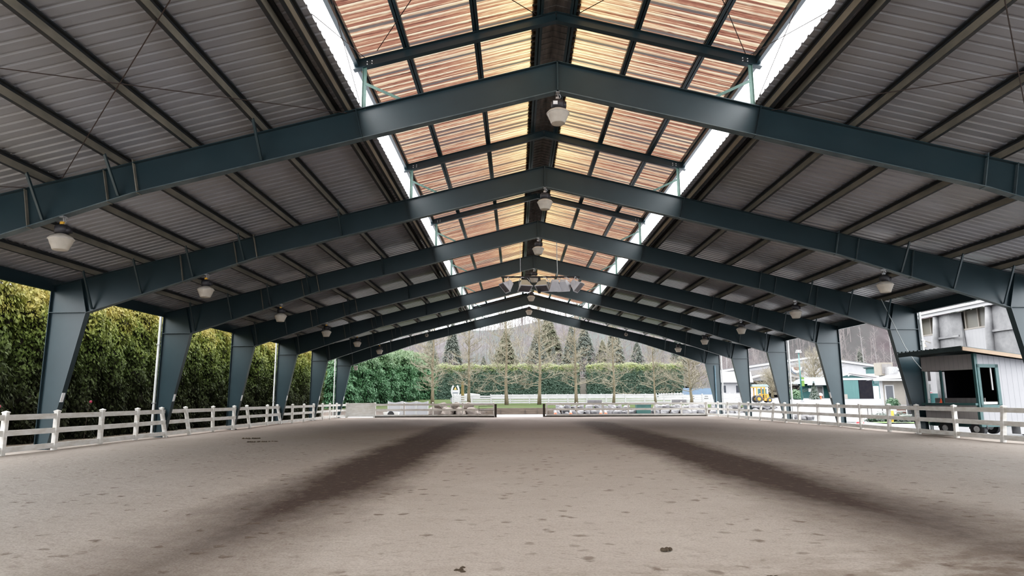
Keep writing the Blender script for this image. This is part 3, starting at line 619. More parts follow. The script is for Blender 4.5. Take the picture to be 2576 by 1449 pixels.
# ------------------------------------------------------------------ trees and hedges
def bare_tree_meshes(seed, H=12.5, spread=2.6, low=1.9):
    rnd = random.Random(seed); tk = MB(); tw = MB()
    px = py = 0; path = []; rad = []
    for k in range(9):
        z = H * k / 8; path.append((px, py, z)); rad.append(.20 * (1 - k / 8) ** .8 + .012); px += rnd.gauss(0, .06); py += rnd.gauss(0, .06)
    rad[0] = .27; tk.tube(path, rad, 8)
    def branch(p, d, L, r, lvl):
        pts = [p]; rr = [r]; n = 4
        for k in range(n):
            d = (d + Vector((rnd.gauss(0, .16), rnd.gauss(0, .16), rnd.gauss(.05, .13)))).normalized()
            p = p + d * (L / n); pts.append(p); rr.append(r * (1 - (k + 1) / n * .8))
            if lvl < 2:
                for q in range(2 if lvl == 0 else 2):
                    a = rnd.uniform(0, 2 * pi); side = Vector((cos(a), sin(a), rnd.uniform(-.25, .6)))
                    branch(p, (d * .7 + side * .8).normalized(), L * rnd.uniform(.38, .62), max(.012, r * .5), lvl + 1)
        tw.tube(pts, rr, 3 if lvl else 4, False)
    n = 46
    for k in range(n):
        f = (k + rnd.random()) / n; z = low + (H - low - .4) * f ** .9
        i = min(7, int(z / H * 8)); fr = z / H * 8 - i; a0, a1 = Vector(path[i]), Vector(path[i + 1]); p = a0 + (a1 - a0) * fr
        az = rnd.uniform(0, 2 * pi); up = .05 + .9 * f
        branch(p, Vector((cos(az), sin(az), up)).normalized(), spread * (1.12 - .72 * f) * rnd.uniform(.7, 1.15), .05 * (1.1 - .6 * f), 0)
    return tk.mesh('trunk', M['bark'], True), tw.mesh('branches', M['twig'])
def place(meshes, names, name, label, cat, loc, sc=(1, 1, 1), rz=0, group=None):
    t = thing(name, label, cat, loc, group); t.scale = sc; t.rotation_euler = (0, 0, rz)
    for me, nm in zip(meshes, names):
        o = bpy.data.objects.new(nm, me); C.objects.link(o); o.parent = t
    return t
BT = [bare_tree_meshes(3), bare_tree_meshes(11, spread=2.3), bare_tree_meshes(23, H=12.5, spread=2.9, low=1.6)]
small = bare_tree_meshes(31, H=6.4, spread=3.2, low=1.5)
trees = [(-10.75, 86, 0, 1.10, 'leftmost bare tree of the row, in front of the bright green hedge'), (-6.2, 88, 1, 1.05, 'bare tree leaning beside the horseshoe sign'), (-1.25, 87.5, 2, 1.15, 'bare tree left of the gate opening in front of the tall conifer'),
         (3.0, 88, 0, 1.2, 'bare tree seen through the gate opening, near its right post'), (7.85, 88, 1, 1.08, 'slender bare tree in front of the gap in the dark hedge'), (12.7, 88, 2, .92, 'bare tree just right of the hedge gap'), (18.2, 88, 0, .76, 'mossy bare tree near the right end of the dark hedge')]
for k, (x, y, mi, s, lab) in enumerate(trees): place(BT[mi], ('trunk', 'branches'), 'bare_tree', lab, 'tree', (x, y, terr(0, y) - .05), (s * .95, s * .95, s), k * 1.3, 'bare trees beyond the far fence')
place(small, ('trunk', 'branches'), 'bare_tree', 'short round-crowned bare tree by the farthest right column', 'tree', (22.9, 88, terr(0, 88) - .05), (1, 1, 1), .5, 'bare trees beyond the far fence')

def hedge_tree(seed, H, R, n, leafsz, bare=0.):
    rnd = random.Random(seed); random.seed(seed); lf = MB(); core = MB()
    ph = [rnd.uniform(0, 6.28) for _ in range(6)]
    def rad(t, a):
        base = R * (1 - max(0, (t - .80) / .2) ** 2 * .62) * (.86 + .14 * min(1, t * 4))
        return base * (1 + .13 * sin(3 * a + ph[0] + t * 9) + .10 * sin(5 * a + ph[1] - t * 14) + .09 * sin(t * 37 + ph[2] + 2 * a) + .06 * sin(t * 61 + ph[3] - 3 * a))
    for k in range(n):
        t = rnd.random() ** .85; a = rnd.uniform(0, 2 * pi); r = rad(t, a) * rnd.uniform(.80, 1.06)
        if t > .93: r *= rnd.random() ** .5
        p = (r * cos(a), r * sin(a), H * (t + .02 * rnd.gauss(0, 1)))
        lf.leaf(p, (cos(a) + rnd.gauss(0, .45), sin(a) + rnd.gauss(0, .45), .35 + rnd.gauss(0, .45)), leafsz * rnd.uniform(.6, 1.4), 1.5, (0, 0, -1))
    m = 14
    vs = []; lv = 22
    for j in range(lv + 1):
        t = j / lv
        for k in range(m): a = 2 * pi * k / m; r = rad(t, a) * .80 * (1 if t < .97 else .3); vs.append((r * cos(a), r * sin(a), H * t * .965))
    core.add(vs, [(j * m + k, j * m + (k + 1) % m, (j + 1) * m + (k + 1) % m, (j + 1) * m + k) for j in range(lv) for k in range(m)])
    return lf, core
HT = []
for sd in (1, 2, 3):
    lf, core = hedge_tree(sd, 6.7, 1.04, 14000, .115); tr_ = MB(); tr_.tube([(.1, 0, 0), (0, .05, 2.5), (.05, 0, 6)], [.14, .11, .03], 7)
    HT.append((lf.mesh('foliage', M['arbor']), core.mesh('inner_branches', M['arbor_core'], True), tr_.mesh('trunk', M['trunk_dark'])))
rows = {}
v = 19.2; k = 0
while v < 68:
    b = min(5, max(0, int((v * 16.58 / 20.2 - FV(2)) // BAY) + 1)); 
    rows.setdefault(b, []).append(v); v += 1.92
names_b = ['left of the nearest left column', 'between the nearest and second left columns', 'between the second and third left columns', 'between the third and fourth left columns', 'between the fourth and fifth left columns', 'between the fifth and sixth left columns']
for b, vs in rows.items():
    for q, v in enumerate(vs):
        k += 1; h = 1. + .035 * sin(k * 2.3) - .0006 * (v - 20)
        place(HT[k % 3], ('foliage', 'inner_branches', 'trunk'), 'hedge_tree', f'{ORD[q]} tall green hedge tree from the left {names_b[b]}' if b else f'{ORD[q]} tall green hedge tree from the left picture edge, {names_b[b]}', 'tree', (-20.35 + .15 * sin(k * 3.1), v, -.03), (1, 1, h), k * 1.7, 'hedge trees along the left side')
# rhododendron blooms low in the hedge
for (x, y, z, lab) in ((-19.0, 24.6, 1.45, 'pink bloom above the fence at far left'), (-19.0, 29.9, 1.6, 'small reddish bloom between the nearest and second left columns')):
    t = thing('rhododendron', lab, 'flower', (x, y, -.03), 'blooms in the hedge'); b = MB(); random.seed(5)
    for _ in range(40):
        d = Vector((random.gauss(0, 1), random.gauss(0, 1), random.gauss(0, 1))).normalized(); b.leaf(Vector((x, y, z)) + d * .055, d, .06)
    b.build('petals', M['pink'], t); MB().tube([(x, y, z), (x - .1, y, z - .5), (x - .15, y, -.05)], .012, 5).build('stem', M['trunk_dark'], t)

# bright green hedge beyond the farthest left column
GH = []
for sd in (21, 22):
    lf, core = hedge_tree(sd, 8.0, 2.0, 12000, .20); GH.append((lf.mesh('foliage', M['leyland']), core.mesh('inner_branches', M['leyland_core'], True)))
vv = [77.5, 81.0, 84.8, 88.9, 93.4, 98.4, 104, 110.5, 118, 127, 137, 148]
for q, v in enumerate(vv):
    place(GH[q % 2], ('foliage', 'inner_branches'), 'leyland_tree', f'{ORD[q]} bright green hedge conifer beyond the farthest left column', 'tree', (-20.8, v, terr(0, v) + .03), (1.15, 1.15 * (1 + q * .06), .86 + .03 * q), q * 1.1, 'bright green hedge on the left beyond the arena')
def box_hedge(name, label, u0, u1, v, H, zb, n, seed):
    rnd = random.Random(seed); random.seed(seed); t = thing(name, label, 'hedge', ((u0 + u1) / 2, v, zb), 'dark clipped hedges at the far end')
    lf = MB()
    for _ in range(n):
        u = rnd.uniform(u0, u1); f = rnd.random()
        if f < .86: p = (u, v - 1.3 + rnd.gauss(0, .16) + .2 * sin(u * 1.7), zb + H * rnd.random()); nn = (rnd.gauss(0, .5), -1, .4 + rnd.gauss(0, .4))
        elif f < .96: p = (u, v + rnd.uniform(-1.3, 1.3), zb + H + rnd.gauss(.1, .3) + .25 * sin(u * .9)); nn = (rnd.gauss(0, .5), -.4, 1)
        else: p = (rnd.choice((u0, u1)) + rnd.gauss(0, .15), v + rnd.uniform(-1.3, 1.3), zb + H * rnd.random()); nn = (rnd.choice((-1, 1)), -.4, .3)
        lf.leaf(p, nn, .42 * rnd.uniform(.6, 1.4), 1.5, (rnd.gauss(0, .8), 0, -1))
    lf.build('foliage', M['backhedge'], t)
    MB().box((u0 + .1, v - 1.15, zb - .2), (u1 - .1, v + 1.15, zb + H - .15)).build('inner_branches', M['far_core'], t)
box_hedge('hedge', 'long dark clipped hedge behind the white fences, left of its gap', -26, 16.4, 176, 8.5, 1.45, 26000, 5)
box_hedge('hedge', 'shorter dark clipped hedge behind the white fences, right of its gap', 18.6, 43.6, 176, 8.6, 1.45, 16000, 6)
b = MB(); b.box((16.2, 180, 1.2), (18.9, 180.3, 7)); b.box((16.0, 179.9, 6.9), (19.1, 180.4, 7.2)); solo(b, 'shed', M['cream'], 'tan wall seen through the gap in the dark hedge', 'shed')

def conifer_meshes(seed, H, R, n, mat_, low=.06):
    rnd = random.Random(seed); random.seed(seed); lf = MB(); tk = MB().tube([(0, 0, 0), (0, 0, H * .6), (0, 0, H)], [H * .014, H * .008, .02], 6)
    for _ in range(n):
        t = 1 - rnd.random() ** .60; t = low + (1 - low) * t; a = rnd.uniform(0, 2 * pi); lay = .75 + .25 * abs(sin(t * 42 + 1.5 * sin(a * 2)))
        rm = R * (1 - t) ** .9 * lay + .12; r = rm * rnd.uniform(.35, 1.) ** .6
        lf.leaf((r * cos(a), r * sin(a), H * t - r * .16), (cos(a) * .5 + rnd.gauss(0, .3), sin(a) * .5 + rnd.gauss(0, .3), 1), H * .025 * rnd.uniform(.6, 1.3) * (1.1 - .5 * t), 2.2, (cos(a), sin(a), -.45))
    co_ = MB(); n_ = 12; prof = [(R * (1 - t) ** .9 * (.60 + .10 * (j % 2)), H * t - R * .1) for j, t in enumerate([low + (.96 - low) * q / 26 for q in range(27)])]; co_.lathe((0, 0, 0), prof, n_)  # lumpy cone added inside the crown to soften its dark gaps
    return lf.mesh('needles', mat_), tk.mesh('trunk', M['bark'], True), co_.mesh('inner_branches', M['haze_core'])
CA = conifer_meshes(1, 24, 8.6, 14000, M['conifer']); CB = conifer_meshes(2, 24, 9.5, 15000, M['conifer_olive']); CC = conifer_meshes(3, 24, 6.4, 10000, M['conifer'])
cons = [(-24, 250, CC, 1.15, 'tall thin conifer on the left of the group behind the hedge'), (26, 252, CA, 1.0, 'broad conifer behind the hedge, right of its gap'), (37, 250, CC, 1.1, 'tall pale conifer near the right rafter of the far frame'), (12.5, 256, CB, 1.12, 'olive conifer peeking right of the arena apex'), (-3.6, 226, CB, 1.12, 'tall olive conifer behind the hedge, left of the arena apex'), (7.5, 236, CA, 1.06, 'tall bluish conifer behind the hedge under the arena apex'), (-10.5, 215, CA, .70, 'mid-height conifer left of the tallest one behind the hedge'), (20, 240, CC, 1.06, 'narrow pale conifer behind the hedge gap'),
        (-17, 222, CA, .55, 'low conifer behind the left part of the dark hedge'), (1.5, 214, CA, .52, 'low conifer between the two tallest behind the hedge'), (13, 232, CC, .8, 'thin conifer right of the arena apex behind the hedge'), (31, 238, CB, .82, 'olive conifer behind the right part of the dark hedge'), (44, 242, CA, .85, 'bluish conifer behind the right end of the dark hedge'),
        (119.5, 232, CA, .74, 'small green conifer on the slope above the teal barn'), (-31, 240, CA, .95, 'conifer on the far left behind the bright green hedge'), (62, 255, CC, .9, 'conifer on the slope between the two farthest right columns')]
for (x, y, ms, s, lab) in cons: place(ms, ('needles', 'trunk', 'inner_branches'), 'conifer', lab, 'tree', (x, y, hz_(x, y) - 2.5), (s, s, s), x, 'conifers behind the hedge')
place(CA, ('needles', 'trunk', 'inner_branches'), 'conifer', 'dark conifer top above the white barn roof at right', 'tree', (51.7, 78, .6), (.42, .42, .50), 1.)
place(CC, ('needles', 'trunk', 'inner_branches'), 'conifer', 'wide dark conifer top over the white barn roof nearest the picture edge', 'tree', (55.6, 80, .6), (.95, .95, .58), 2.)
# leafless woodland on the hill: uncountable
rnd = random.Random(77); w = MB()
for k in range(2300):
    v = rnd.uniform(206, 372); u = rnd.uniform(-90, 330) if k % 3 else (rnd.uniform(40, 200) if k % 2 else rnd.uniform(-60, 60))
    if u / v > 1: continue
    z = hz_(u, v) - 2; H = rnd.uniform(8, 17); lx = rnd.gauss(0, .4)
    w.tube([(u, v, z), (u + lx, v, z + H * .6), (u + 1.5 * lx, v, z + H)], [.16, .11, .03], 3, False)
    for q in range(9):
        t = .35 + .62 * q / 9; a = rnd.uniform(0, 6.28); L = H * .24 * (1.2 - t); x = u + lx * t * 1.5
        e = (x + L * cos(a), v + L * sin(a) * .4, z + H * t + L * 1.1); w.tube([(x, v, z + H * t), e], [.06, .025], 3, False)
        for z2 in (.45, .75):
            p0 = Vector((x, v, z + H * t)).lerp(Vector(e), z2); w.tube([p0, p0 + Vector((rnd.gauss(0, .8), 0, rnd.uniform(.3, 1.3)))], [.03, .018], 3, False)
solo(w, 'bare_woodland', M['haze_bare'], 'hazy leafless woodland covering the hillside', 'woodland', kind='stuff')
w = MB()
BTR = [(96, 205, .5), (99.5, 207, 1.), (125, 206, -1.8), (127.5, 206, -1.7), (129.5, 208, -1.2), (114, 210, -.8), (109, 209, -.4), (119, 212, .2), (73, 212, .3), (62, 208, -.2), (66, 210, .4)]
for k, (u, v, l) in enumerate(BTR):
    z = hz_(u, v) - 3; H = 24 + 4 * sin(k * 2.1); b = MB(); b.tube([(u, v, z), (u + l * .5, v, z + H * .5), (u + l * 1.6, v, z + H)], [.26, .19, .05], 6)
    rnd = random.Random(k)
    t = thing('birch', ['pale slender trunk rising behind the teal barn, left one', 'pale slender trunk behind the teal barn, close beside the left one', 'tall leaning white trunk right of the small conifer', 'middle leaning white trunk right of the small conifer', 'right leaning white trunk beside the second right column', 'thin pale trunk directly above the small conifer', 'thin pale trunk left of the small conifer', 'short pale trunk right of the small conifer', 'pale trunk above the long white arena roof, right one', 'pale trunk above the long white arena roof, left one', 'pale trunk above the long white arena roof, middle one'][k], 'tree', (u, v, z), 'pale trunks on the slope')
    b.build('trunk', M['pale_trunk'], t)
    b = MB()
    for q in range(22):
        f = .4 + .58 * q / 22; a = rnd.uniform(0, 6.28); L = 3.2 * (1.15 - f); p = Vector((u + l * 1.4 * f, v, z + H * f)); e = p + Vector((L * cos(a), L * sin(a), L * .9)); b.tube([p, e], [.06, .02], 3, False)
        for _ in range(3): p2 = p.lerp(e, rnd.uniform(.3, .9)); b.tube([p2, p2 + Vector((rnd.gauss(0, .6), rnd.gauss(0, .6), rnd.uniform(.2, .9)))], [.025, .012], 3, False)
    b.build('branches', M['haze_bare'], t)

# ------------------------------------------------------------------ beyond the far fence
def ring(pts, label, step=None):
    P = []
    for (a, b) in zip(pts[:-1], pts[1:]):
        L = sqrt((b[0] - a[0]) ** 2 + (b[1] - a[1]) ** 2); n = max(1, round(L / 2.7))
        for k in range(n): f = k / n; x, y = a[0] + (b[0] - a[0]) * f, a[1] + (b[1] - a[1]) * f; P.append((x, y, terr(0, y)))
    P.append((pts[-1][0], pts[-1][1], terr(0, pts[-1][1])))
    return rail_fence(P, label, top=1.22, rails=(1.02, .73, .43, .14), rh=.20, wide=.16, mat_=M['vinyl_white'], name='ring_fence')
ring([(-9.0, 95), (34.4, 95)], 'near side of the white riding ring fence on the terrace')
ring([(-9.0, 97.7), (-9.0, 165)], 'left side of the white riding ring fence, running away')
ring([(-6.3, 165), (34.4, 165)], 'far side of the white riding ring fence below the dark hedge')
ring([(34.4, 97.7), (34.4, 162)], 'right side of the white riding ring fence, running away')
# horseshoe sign
sx, sy, sz = -9.82, 108, terr(0, 108)
t = thing('horseshoe_sign', 'white horseshoe-shaped sign with gold emblem behind the ring fence', 'sign', (sx, sy, sz))
hs = MB(); pts = []
for k in range(25):
    a = radians(125 + (415 - 125) * k / 24); pts.append((sx + .60 * cos(a) * (1 - .18 * max(0, sin(a))), sy, sz + 1.75 + .98 * sin(a) * (1.1 if sin(a) > 0 else .85)))
for p, q in zip(pts[:-1], pts[1:]): hs.bar(p, q, .08, .27, (p[0] - sx, 0, p[2] - sz - 1.75))
hs.build('horseshoe', M['vinyl_white'], t)
MB().prism([(sx - .45, sz + 1.9), (sx - .45, sz + 1.3), (sx - .25, sz + .95), (sx, sz + .85), (sx + .25, sz + .95), (sx + .45, sz + 1.3), (sx + .45, sz + 1.9)], 1, sy - .02, sy + .03).build('plate', M['vinyl_white'], t)
MB().box((sx - .42, sy - .06, sz + 1.42), (sx + .42, sy - .02, sz + 1.52)).build('dark_bar', M['navy'], t)
b = MB(); cur = [(sx + .36 * cos(a), sy - .04, sz + 1.36 + .38 * sin(a)) for a in [pi + pi * k / 10 for k in range(11)]]
for p, q in zip(cur[:-1], cur[1:]): b.bar(p, q, .03, .05, (0, 1, 0))
b.build('curved_mark', M['navy'], t)
b = MB(); b.prism([(sx - .22, sz + 1.95), (sx + .22, sz + 1.95), (sx + .12, sz + 2.2), (sx, sz + 2.42), (sx - .12, sz + 2.2)], 1, sy - .03, sy + .02); b.build('emblem', M['gold'], t)
MB().box((sx - .75, sy - .15, sz - .05), (sx + .75, sy + .2, sz + .72)).build('stone_base', M['rock'], t)
b = MB(); b.tube([(-8.7, 109, terr(0, 109)), (-8.72, 109, 2.9), (-8.7, 109, 4.5)], [.3, .25, .22], 10); solo(b, 'tree_stump', M['yellow_bark'], 'tall yellow lichen-covered trunk beside the horseshoe sign', 'tree trunk')
# retaining timber and rock wall
t = thing('retaining_wall', 'low timber retaining wall seen through the gate opening', 'wall', (0, 71.8, 0))
for k in range(4):
    for (a, b_) in ((-3.4, .2), (.22, 3.2)):
        m_ = MB(); m_.box((a + .3 * (k % 2), 71.6 + .03 * k, .165 * k), (b_ + .3 * (k % 2), 71.85 + .03 * k, .165 * k + .158)); m_.build('timber', M['timber'], t)
for x in (-1.7, .9, 2.2): MB().box((x, 71.53, .1), (x + .06, 71.6, .5)).build('iron_stake', M['dark_wood'], t)
def rock_mesh(seed):
    rnd = random.Random(seed); b = MB(); ph = [rnd.uniform(0, 6.28) for _ in range(6)]; n, m = 7, 10; vs = []
    for j in range(n + 1):
        th = pi * j / n
        for k in range(m):
            a = 2 * pi * k / m; r = .5 * (1 + .18 * sin(2 * a + ph[0]) * sin(th) + .16 * sin(3 * th + ph[1] + a) + rnd.gauss(0, .05))
            f = lambda c: math.copysign(abs(c) ** .72, c)
            vs.append((r * f(sin(th) * cos(a)), r * f(sin(th) * sin(a)) * .8, r * f(cos(th)) * .75 + .3))
    b.add(vs, [(j * m + k, (j + 1) * m + k, (j + 1) * m + (k + 1) % m, j * m + (k + 1) % m) for j in range(n) for k in range(m)]); return b
RK = [rock_mesh(s).mesh('boulder', M['rock']) for s in (1, 2, 3, 4)]; RT = [rock_mesh(s).mesh('boulder', M['rock_tan']) for s in (5, 6)]
rnd = random.Random(9); seg = [(3.9, 5.2, 'beside the right gate post'), (5.5, 8.6, 'behind the second far fence bay'), (8.8, 12.0, 'left of the dark green bin'), (14.3, 17.2, 'just right of the dark green bin'), (17.4, 20.2, 'at the far right fence corner'), (20.4, 23.6, 'right of the farthest right column'), (23.8, 27.4, 'at the right end of the rock wall')]
for (a, b_, wh) in seg:
    for rowi, rn in enumerate(('bottom', 'upper')):
        x = a + .35 * rowi; q = 0
        while x < b_:
            s = rnd.uniform(.75, 1.25) * (1 - .12 * rowi)
            o = bpy.data.objects.new('boulder', RK[rnd.randrange(4)]); C.objects.link(o); o.location = (x + .4 * s, 71.25 + .45 * rowi, -.05 + .52 * rowi); o.scale = (s * 1.05, s, s * .8); o.rotation_euler = (0, 0, rnd.uniform(0, 6.28))
            tag(o, f'{ORD[q]} grey boulder, {rn} row, {wh}', 'rock', 'boulders of the rock wall'); x += .92 * s; q += 1
for q, (x, s) in enumerate(((-8.7, 1.5), (-7.3, 1.6), (-5.9, 1.5), (-4.6, 1.5), (-8.0, 1.3), (-6.5, 1.35), (-5.1, 1.3))):
    o = bpy.data.objects.new('boulder', RT[q % 2]); C.objects.link(o); up = q > 3; o.location = (x, 71.1 + .5 * up, -.1 + .62 * up); o.scale = (s * 1.05, s * .8, s * .8); o.rotation_euler = (0, 0, q)
    tag(o, f'{ORD[q - 4 if up else q]} brown boulder in the {"upper" if up else "bottom"} row left of the gate opening', 'rock', 'brown boulders left of the opening')
for q, (x, y, s) in enumerate(((20.0, 49.5, .85), (20.9, 50.2, 1.0), (21.7, 50.0, .75))):
    o = bpy.data.objects.new('boulder', RK[q]); C.objects.link(o); o.location = (x, y, -.1); o.scale = (s * 1.2, s, s * .9); o.rotation_euler = (0, 0, q * 2)
    tag(o, f'{["left", "middle", "right"][q]} of three loose boulders in the yard beside the lamp post foot', 'rock', 'loose yard boulders')
# green bin
t = thing('green_bin', 'dark green steel bin set among the boulders behind the far fence', 'bin', (13.3, 71, 0))
MB().hexa([(12.62, 70.3, .05), (13.98, 70.3, .05), (13.98, 71.2, .05), (12.62, 71.2, .05), (12.55, 70.2, 1.0), (14.05, 70.2, 1.0), (14.05, 71.3, 1.0), (12.55, 71.3, 1.0)]).build('body', M['bin_green'], t)
MB().box((12.5, 70.15, 1.0), (14.1, 71.35, 1.06)).build('lid', M['bin_green'], t)
for x in (12.7, 13.7): MB().box((x, 70.25, -.02), (x + .15, 70.4, .06)).build('foot', M['black'], t)
# white stand panels left of the boulders
for k, (a, b_, lab) in enumerate(((-13.0, -11.6, 'left'), (-11.55, -10.15, 'middle'), (-10.1, -8.9, 'right'))):
    t = thing('jump_barrier', f'{lab} of three pale wavy-topped panels stored behind the left far fence', 'panel', ((a + b_) / 2, 68, 0), 'stored jump panels'); n = 10
    MB().prism([(a, .05), (b_, .05)] + [(b_ - (b_ - a) * j / n, 1.36 + .05 * cos(2 * pi * j / n)) for j in range(n + 1)], 1, 67.97, 68.03).build('board', M['white_wall'], t)
    for x in (a + .04, b_ - .04): MB().box((x - .05, 67.92, -.02), (x + .05, 68.08, 1.44)).build('upright', M['vinyl_white'], t)
    MB().box((a, 67.9, -.02), (b_, 68.1, .06)).build('foot', M['vinyl_white'], t)
t = thing('water_trough', 'low pale trough with a dark mouth behind the left far fence', 'trough', (-12.0, 65, 0))
MB().hexa([(-12.7, 64.7, 0), (-11.4, 64.7, 0), (-11.4, 65.3, 0), (-12.7, 65.3, 0), (-12.8, 64.65, .42), (-11.3, 64.65, .42), (-11.3, 65.35, .42), (-12.8, 65.35, .42)]).build('basin', M['vinyl'], t)
b = MB(); b.lathe((-12.05, 64.64, .2), [(.32, 0), (.32, .03)], 16, 'y'); b.build('mouth', M['black'], t)
# wire gate leaning, left of the opening
t = thing('metal_gate', 'thin black open gate leaf beside the left gate post', 'gate', (-2.6, 60.8, 0))
for z in (.62, .98): MB().bar((-3.4, 61.0, z - .02), (-2.05, 60.86, z), .03, .03).build('bar', M['black'], t)
MB().bar((-3.4, 61.0, .3), (-3.4, 61.0, 1.0), .03, .03, (0, 1, 0)).build('upright', M['black'], t)
# traffic cones
def cone(x, y, label, h=.7):
    t = thing('traffic_cone', label, 'traffic cone', (x, y, 0), 'traffic cones'); r = lambda z: .15 * (1 - z / h) + .03
    MB().box((x - .19, y - .19, -.01), (x + .19, y + .19, .04)).build('base', M['cone'], t)
    MB().lathe((x, y, 0), [(r(.04), .04), (r(h * .45), h * .45)], 14).build('cone', M['cone'], t, True)
    MB().lathe((x, y, 0), [(r(h * .45) + .002, h * .45), (r(h * .8) + .002, h * .8)], 14).build('white_band', M['cone_white'], t, True)
    MB().lathe((x, y, 0), [(r(h * .8), h * .8), (.03, h)], 14).build('tip', M['cone'], t, True)
cone(3.72, 64.3, 'orange and white traffic cone nearest the right gate post'); cone(5.35, 66.5, 'second orange traffic cone right of the gate opening', .62)
cone(8.25, 66, 'left traffic cone of the pair behind the right far fence', .6); cone(8.75, 66.1, 'right traffic cone of the pair behind the right far fence', .6)
b = MB(); b.lathe((4.9, 71.0, .35), [(.18, 0), (.18, .75)], 14, 'x'); solo(b, 'drain_pipe', M['black'], 'short black pipe lying before the boulders beside the second cone', 'pipe', smooth=True)
# benches on the terrace
for (x, lab, y) in ((9.1, 'dark bench on the terrace left of the green bin', 78), (18.9, 'dark bench on the terrace right of the green bin', 78)):
    z = terr(0, y); t = thing('bench', lab, 'bench', (x, y, z), 'dark benches on the terrace')
    MB().box((x - .85, y - .2, z + .42), (x + .85, y + .22, z + .48)).build('seat', M['bench'], t); MB().box((x - .85, y + .2, z + .3), (x + .85, y + .25, z + .72)).build('backrest', M['bench'], t)
    for s in (-.7, .7): MB().box((x + s - .04, y - .18, z - .05), (x + s + .04, y + .22, z + .42)).build('leg', M['bench'], t)
b = MB(); z = terr(0, 80); b.prism([(19.0, z + .95), (20.2, z + 1.25), (20.2, z + 1.05), (17.9, z + .8)], 1, 80, 80.1); b.bar((19.9, 80.05, z - .05), (19.9, 80.05, z + 1.1), .08, .08, (0, 1, 0)); b.bar((18.4, 80.05, z - .05), (18.4, 80.05, z + .85), .08, .08, (0, 1, 0)); solo(b, 'jump_wing', M['vinyl_white'], 'tilted white jump board behind the right dark bench', 'board')

# ------------------------------------------------------------------ buildings on the right
def slant(mb, v0, du):         # these buildings stand at an angle to the arena: lean their depth towards +u
    mb.v = [(x + (y - v0) * du, y, z) if y > v0 + .05 else (x, y, z) for (x, y, z) in mb.v]; return mb
# white house with a pale roof
Z = yard(0, 115); t = thing('white_house', 'small white house with pale roof behind the farthest right columns', 'house', (37, 117, Z))
slant(MB().box((34.6, 115, Z - .3), (39.6, 121, Z + 2.85)), 115, .33).build('wall', M['white_wall'], t)
slant(MB().hexa([(33.6, 114.2, Z + 2.8), (40.4, 114.2, Z + 2.8), (40.4, 122, Z + 2.8), (33.6, 122, Z + 2.8), (33.8, 118, Z + 4.8), (40.2, 118, Z + 4.8), (40.2, 118.3, Z + 4.8), (33.8, 118.3, Z + 4.8)]), 114.2, .3).build('roof', M['pale_roof'], t)
for (a, b_) in ((35.3, 35.9), (37.6, 38.4)):
    w_ = MB().box((a - .08, 114.95, Z + 1.0), (b_ + .08, 115, Z + 2.4)).build('window_frame', M['white_trim'], t); MB().box((a, 114.93, Z + 1.08), (b_, 114.96, Z + 2.32)).build('pane', M['dark_glass'], w_)
MB().box((38.6, 114.9, Z + .2), (39.4, 115, Z + 2.5)).build('door', M['dark_glass'], t)
MB().box((33.4, 112.9, Z - .2), (33.9, 114.5, Z + 1.2)).build('step_wall', M['white_trim'], t)
# blue vehicle/tarp left of it
t = thing('covered_trailer', 'blue covered trailer behind the ring fence by the farthest right column', 'trailer', (30.5, 112, yard(0, 112))); Zb = yard(0, 112)
MB().hexa([(28.3, 112, Zb + .7), (32.9, 112, Zb + .7), (32.9, 115, Zb + .7), (28.3, 115, Zb + .7), (28.5, 112.2, Zb + 1.95), (32.7, 112.2, Zb + 1.95), (32.7, 114.8, Zb + 1.95), (28.5, 114.8, Zb + 1.95)]).build('cover', M['blue'], t)
MB().box((28.2, 111.95, Zb + .45), (33.0, 115.05, Zb + .72)).build('bed', M['white_trim'], t)
for x in (29.3, 31.6): MB().lathe((x, 111.95, Zb + .35), [(.36, -.1), (.36, .14)], 14, 'y').build('wheel', M['black'], t)
# white arena with gable and bunting
Z = yard(0, 150); t = thing('white_arena', 'large white riding hall with wide gable and bunting', 'barn', (64, 155, Z))
pk, zl, zr = 66.5, 7.0, 7.0; uL, uR = 43.5, 89.5; zp = 10.3
slant(MB().prism([(uL, Z - .5), (uR, Z - .5), (uR, zr), (pk, zp), (uL, zl)], 1, 150, 190), 150, .42).build('wall', M['white_wall'], t)
b = MB(); b.bar((pk, 149.6, zp + .15), (uL - .6, 149.6, zl + .08), .12, .42); b.bar((pk, 149.6, zp + .15), (uR + .6, 149.6, zr + .08), .12, .42); b.build('fascia', M['white_trim'], t)
b = MB(); b.prism([(pk - 1, zp - 1.0), (uL + 1, zl - .55), (uL + 1, zl - 1.7), (pk - 1, zp - 2.1)], 1, 149.8, 149.95); b.build('gable_panel', M['grey_panel'], t, label='grey plastic strip under the roof edge')
b = MB(); b.hexa([(uL - .6, 149.5, zl + .3), (pk, 149.5, zp + .4), (pk, 191, zp + .4), (uL - .6, 191, zl + .3), (uL - .6, 149.5, zl + .4), (pk, 149.5, zp + .5), (pk, 191, zp + .5), (uL - .6, 191, zl + .4)]); b.hexa([(pk, 149.5, zp + .4), (uR + .6, 149.5, zr + .3), (uR + .6, 191, zr + .3), (pk, 191, zp + .4), (pk, 149.5, zp + .5), (uR + .6, 149.5, zr + .4), (uR + .6, 191, zr + .4), (pk, 191, zp + .5)]); slant(b, 149.5, .42).build('roof', M['pale_roof'], t)
fan = t
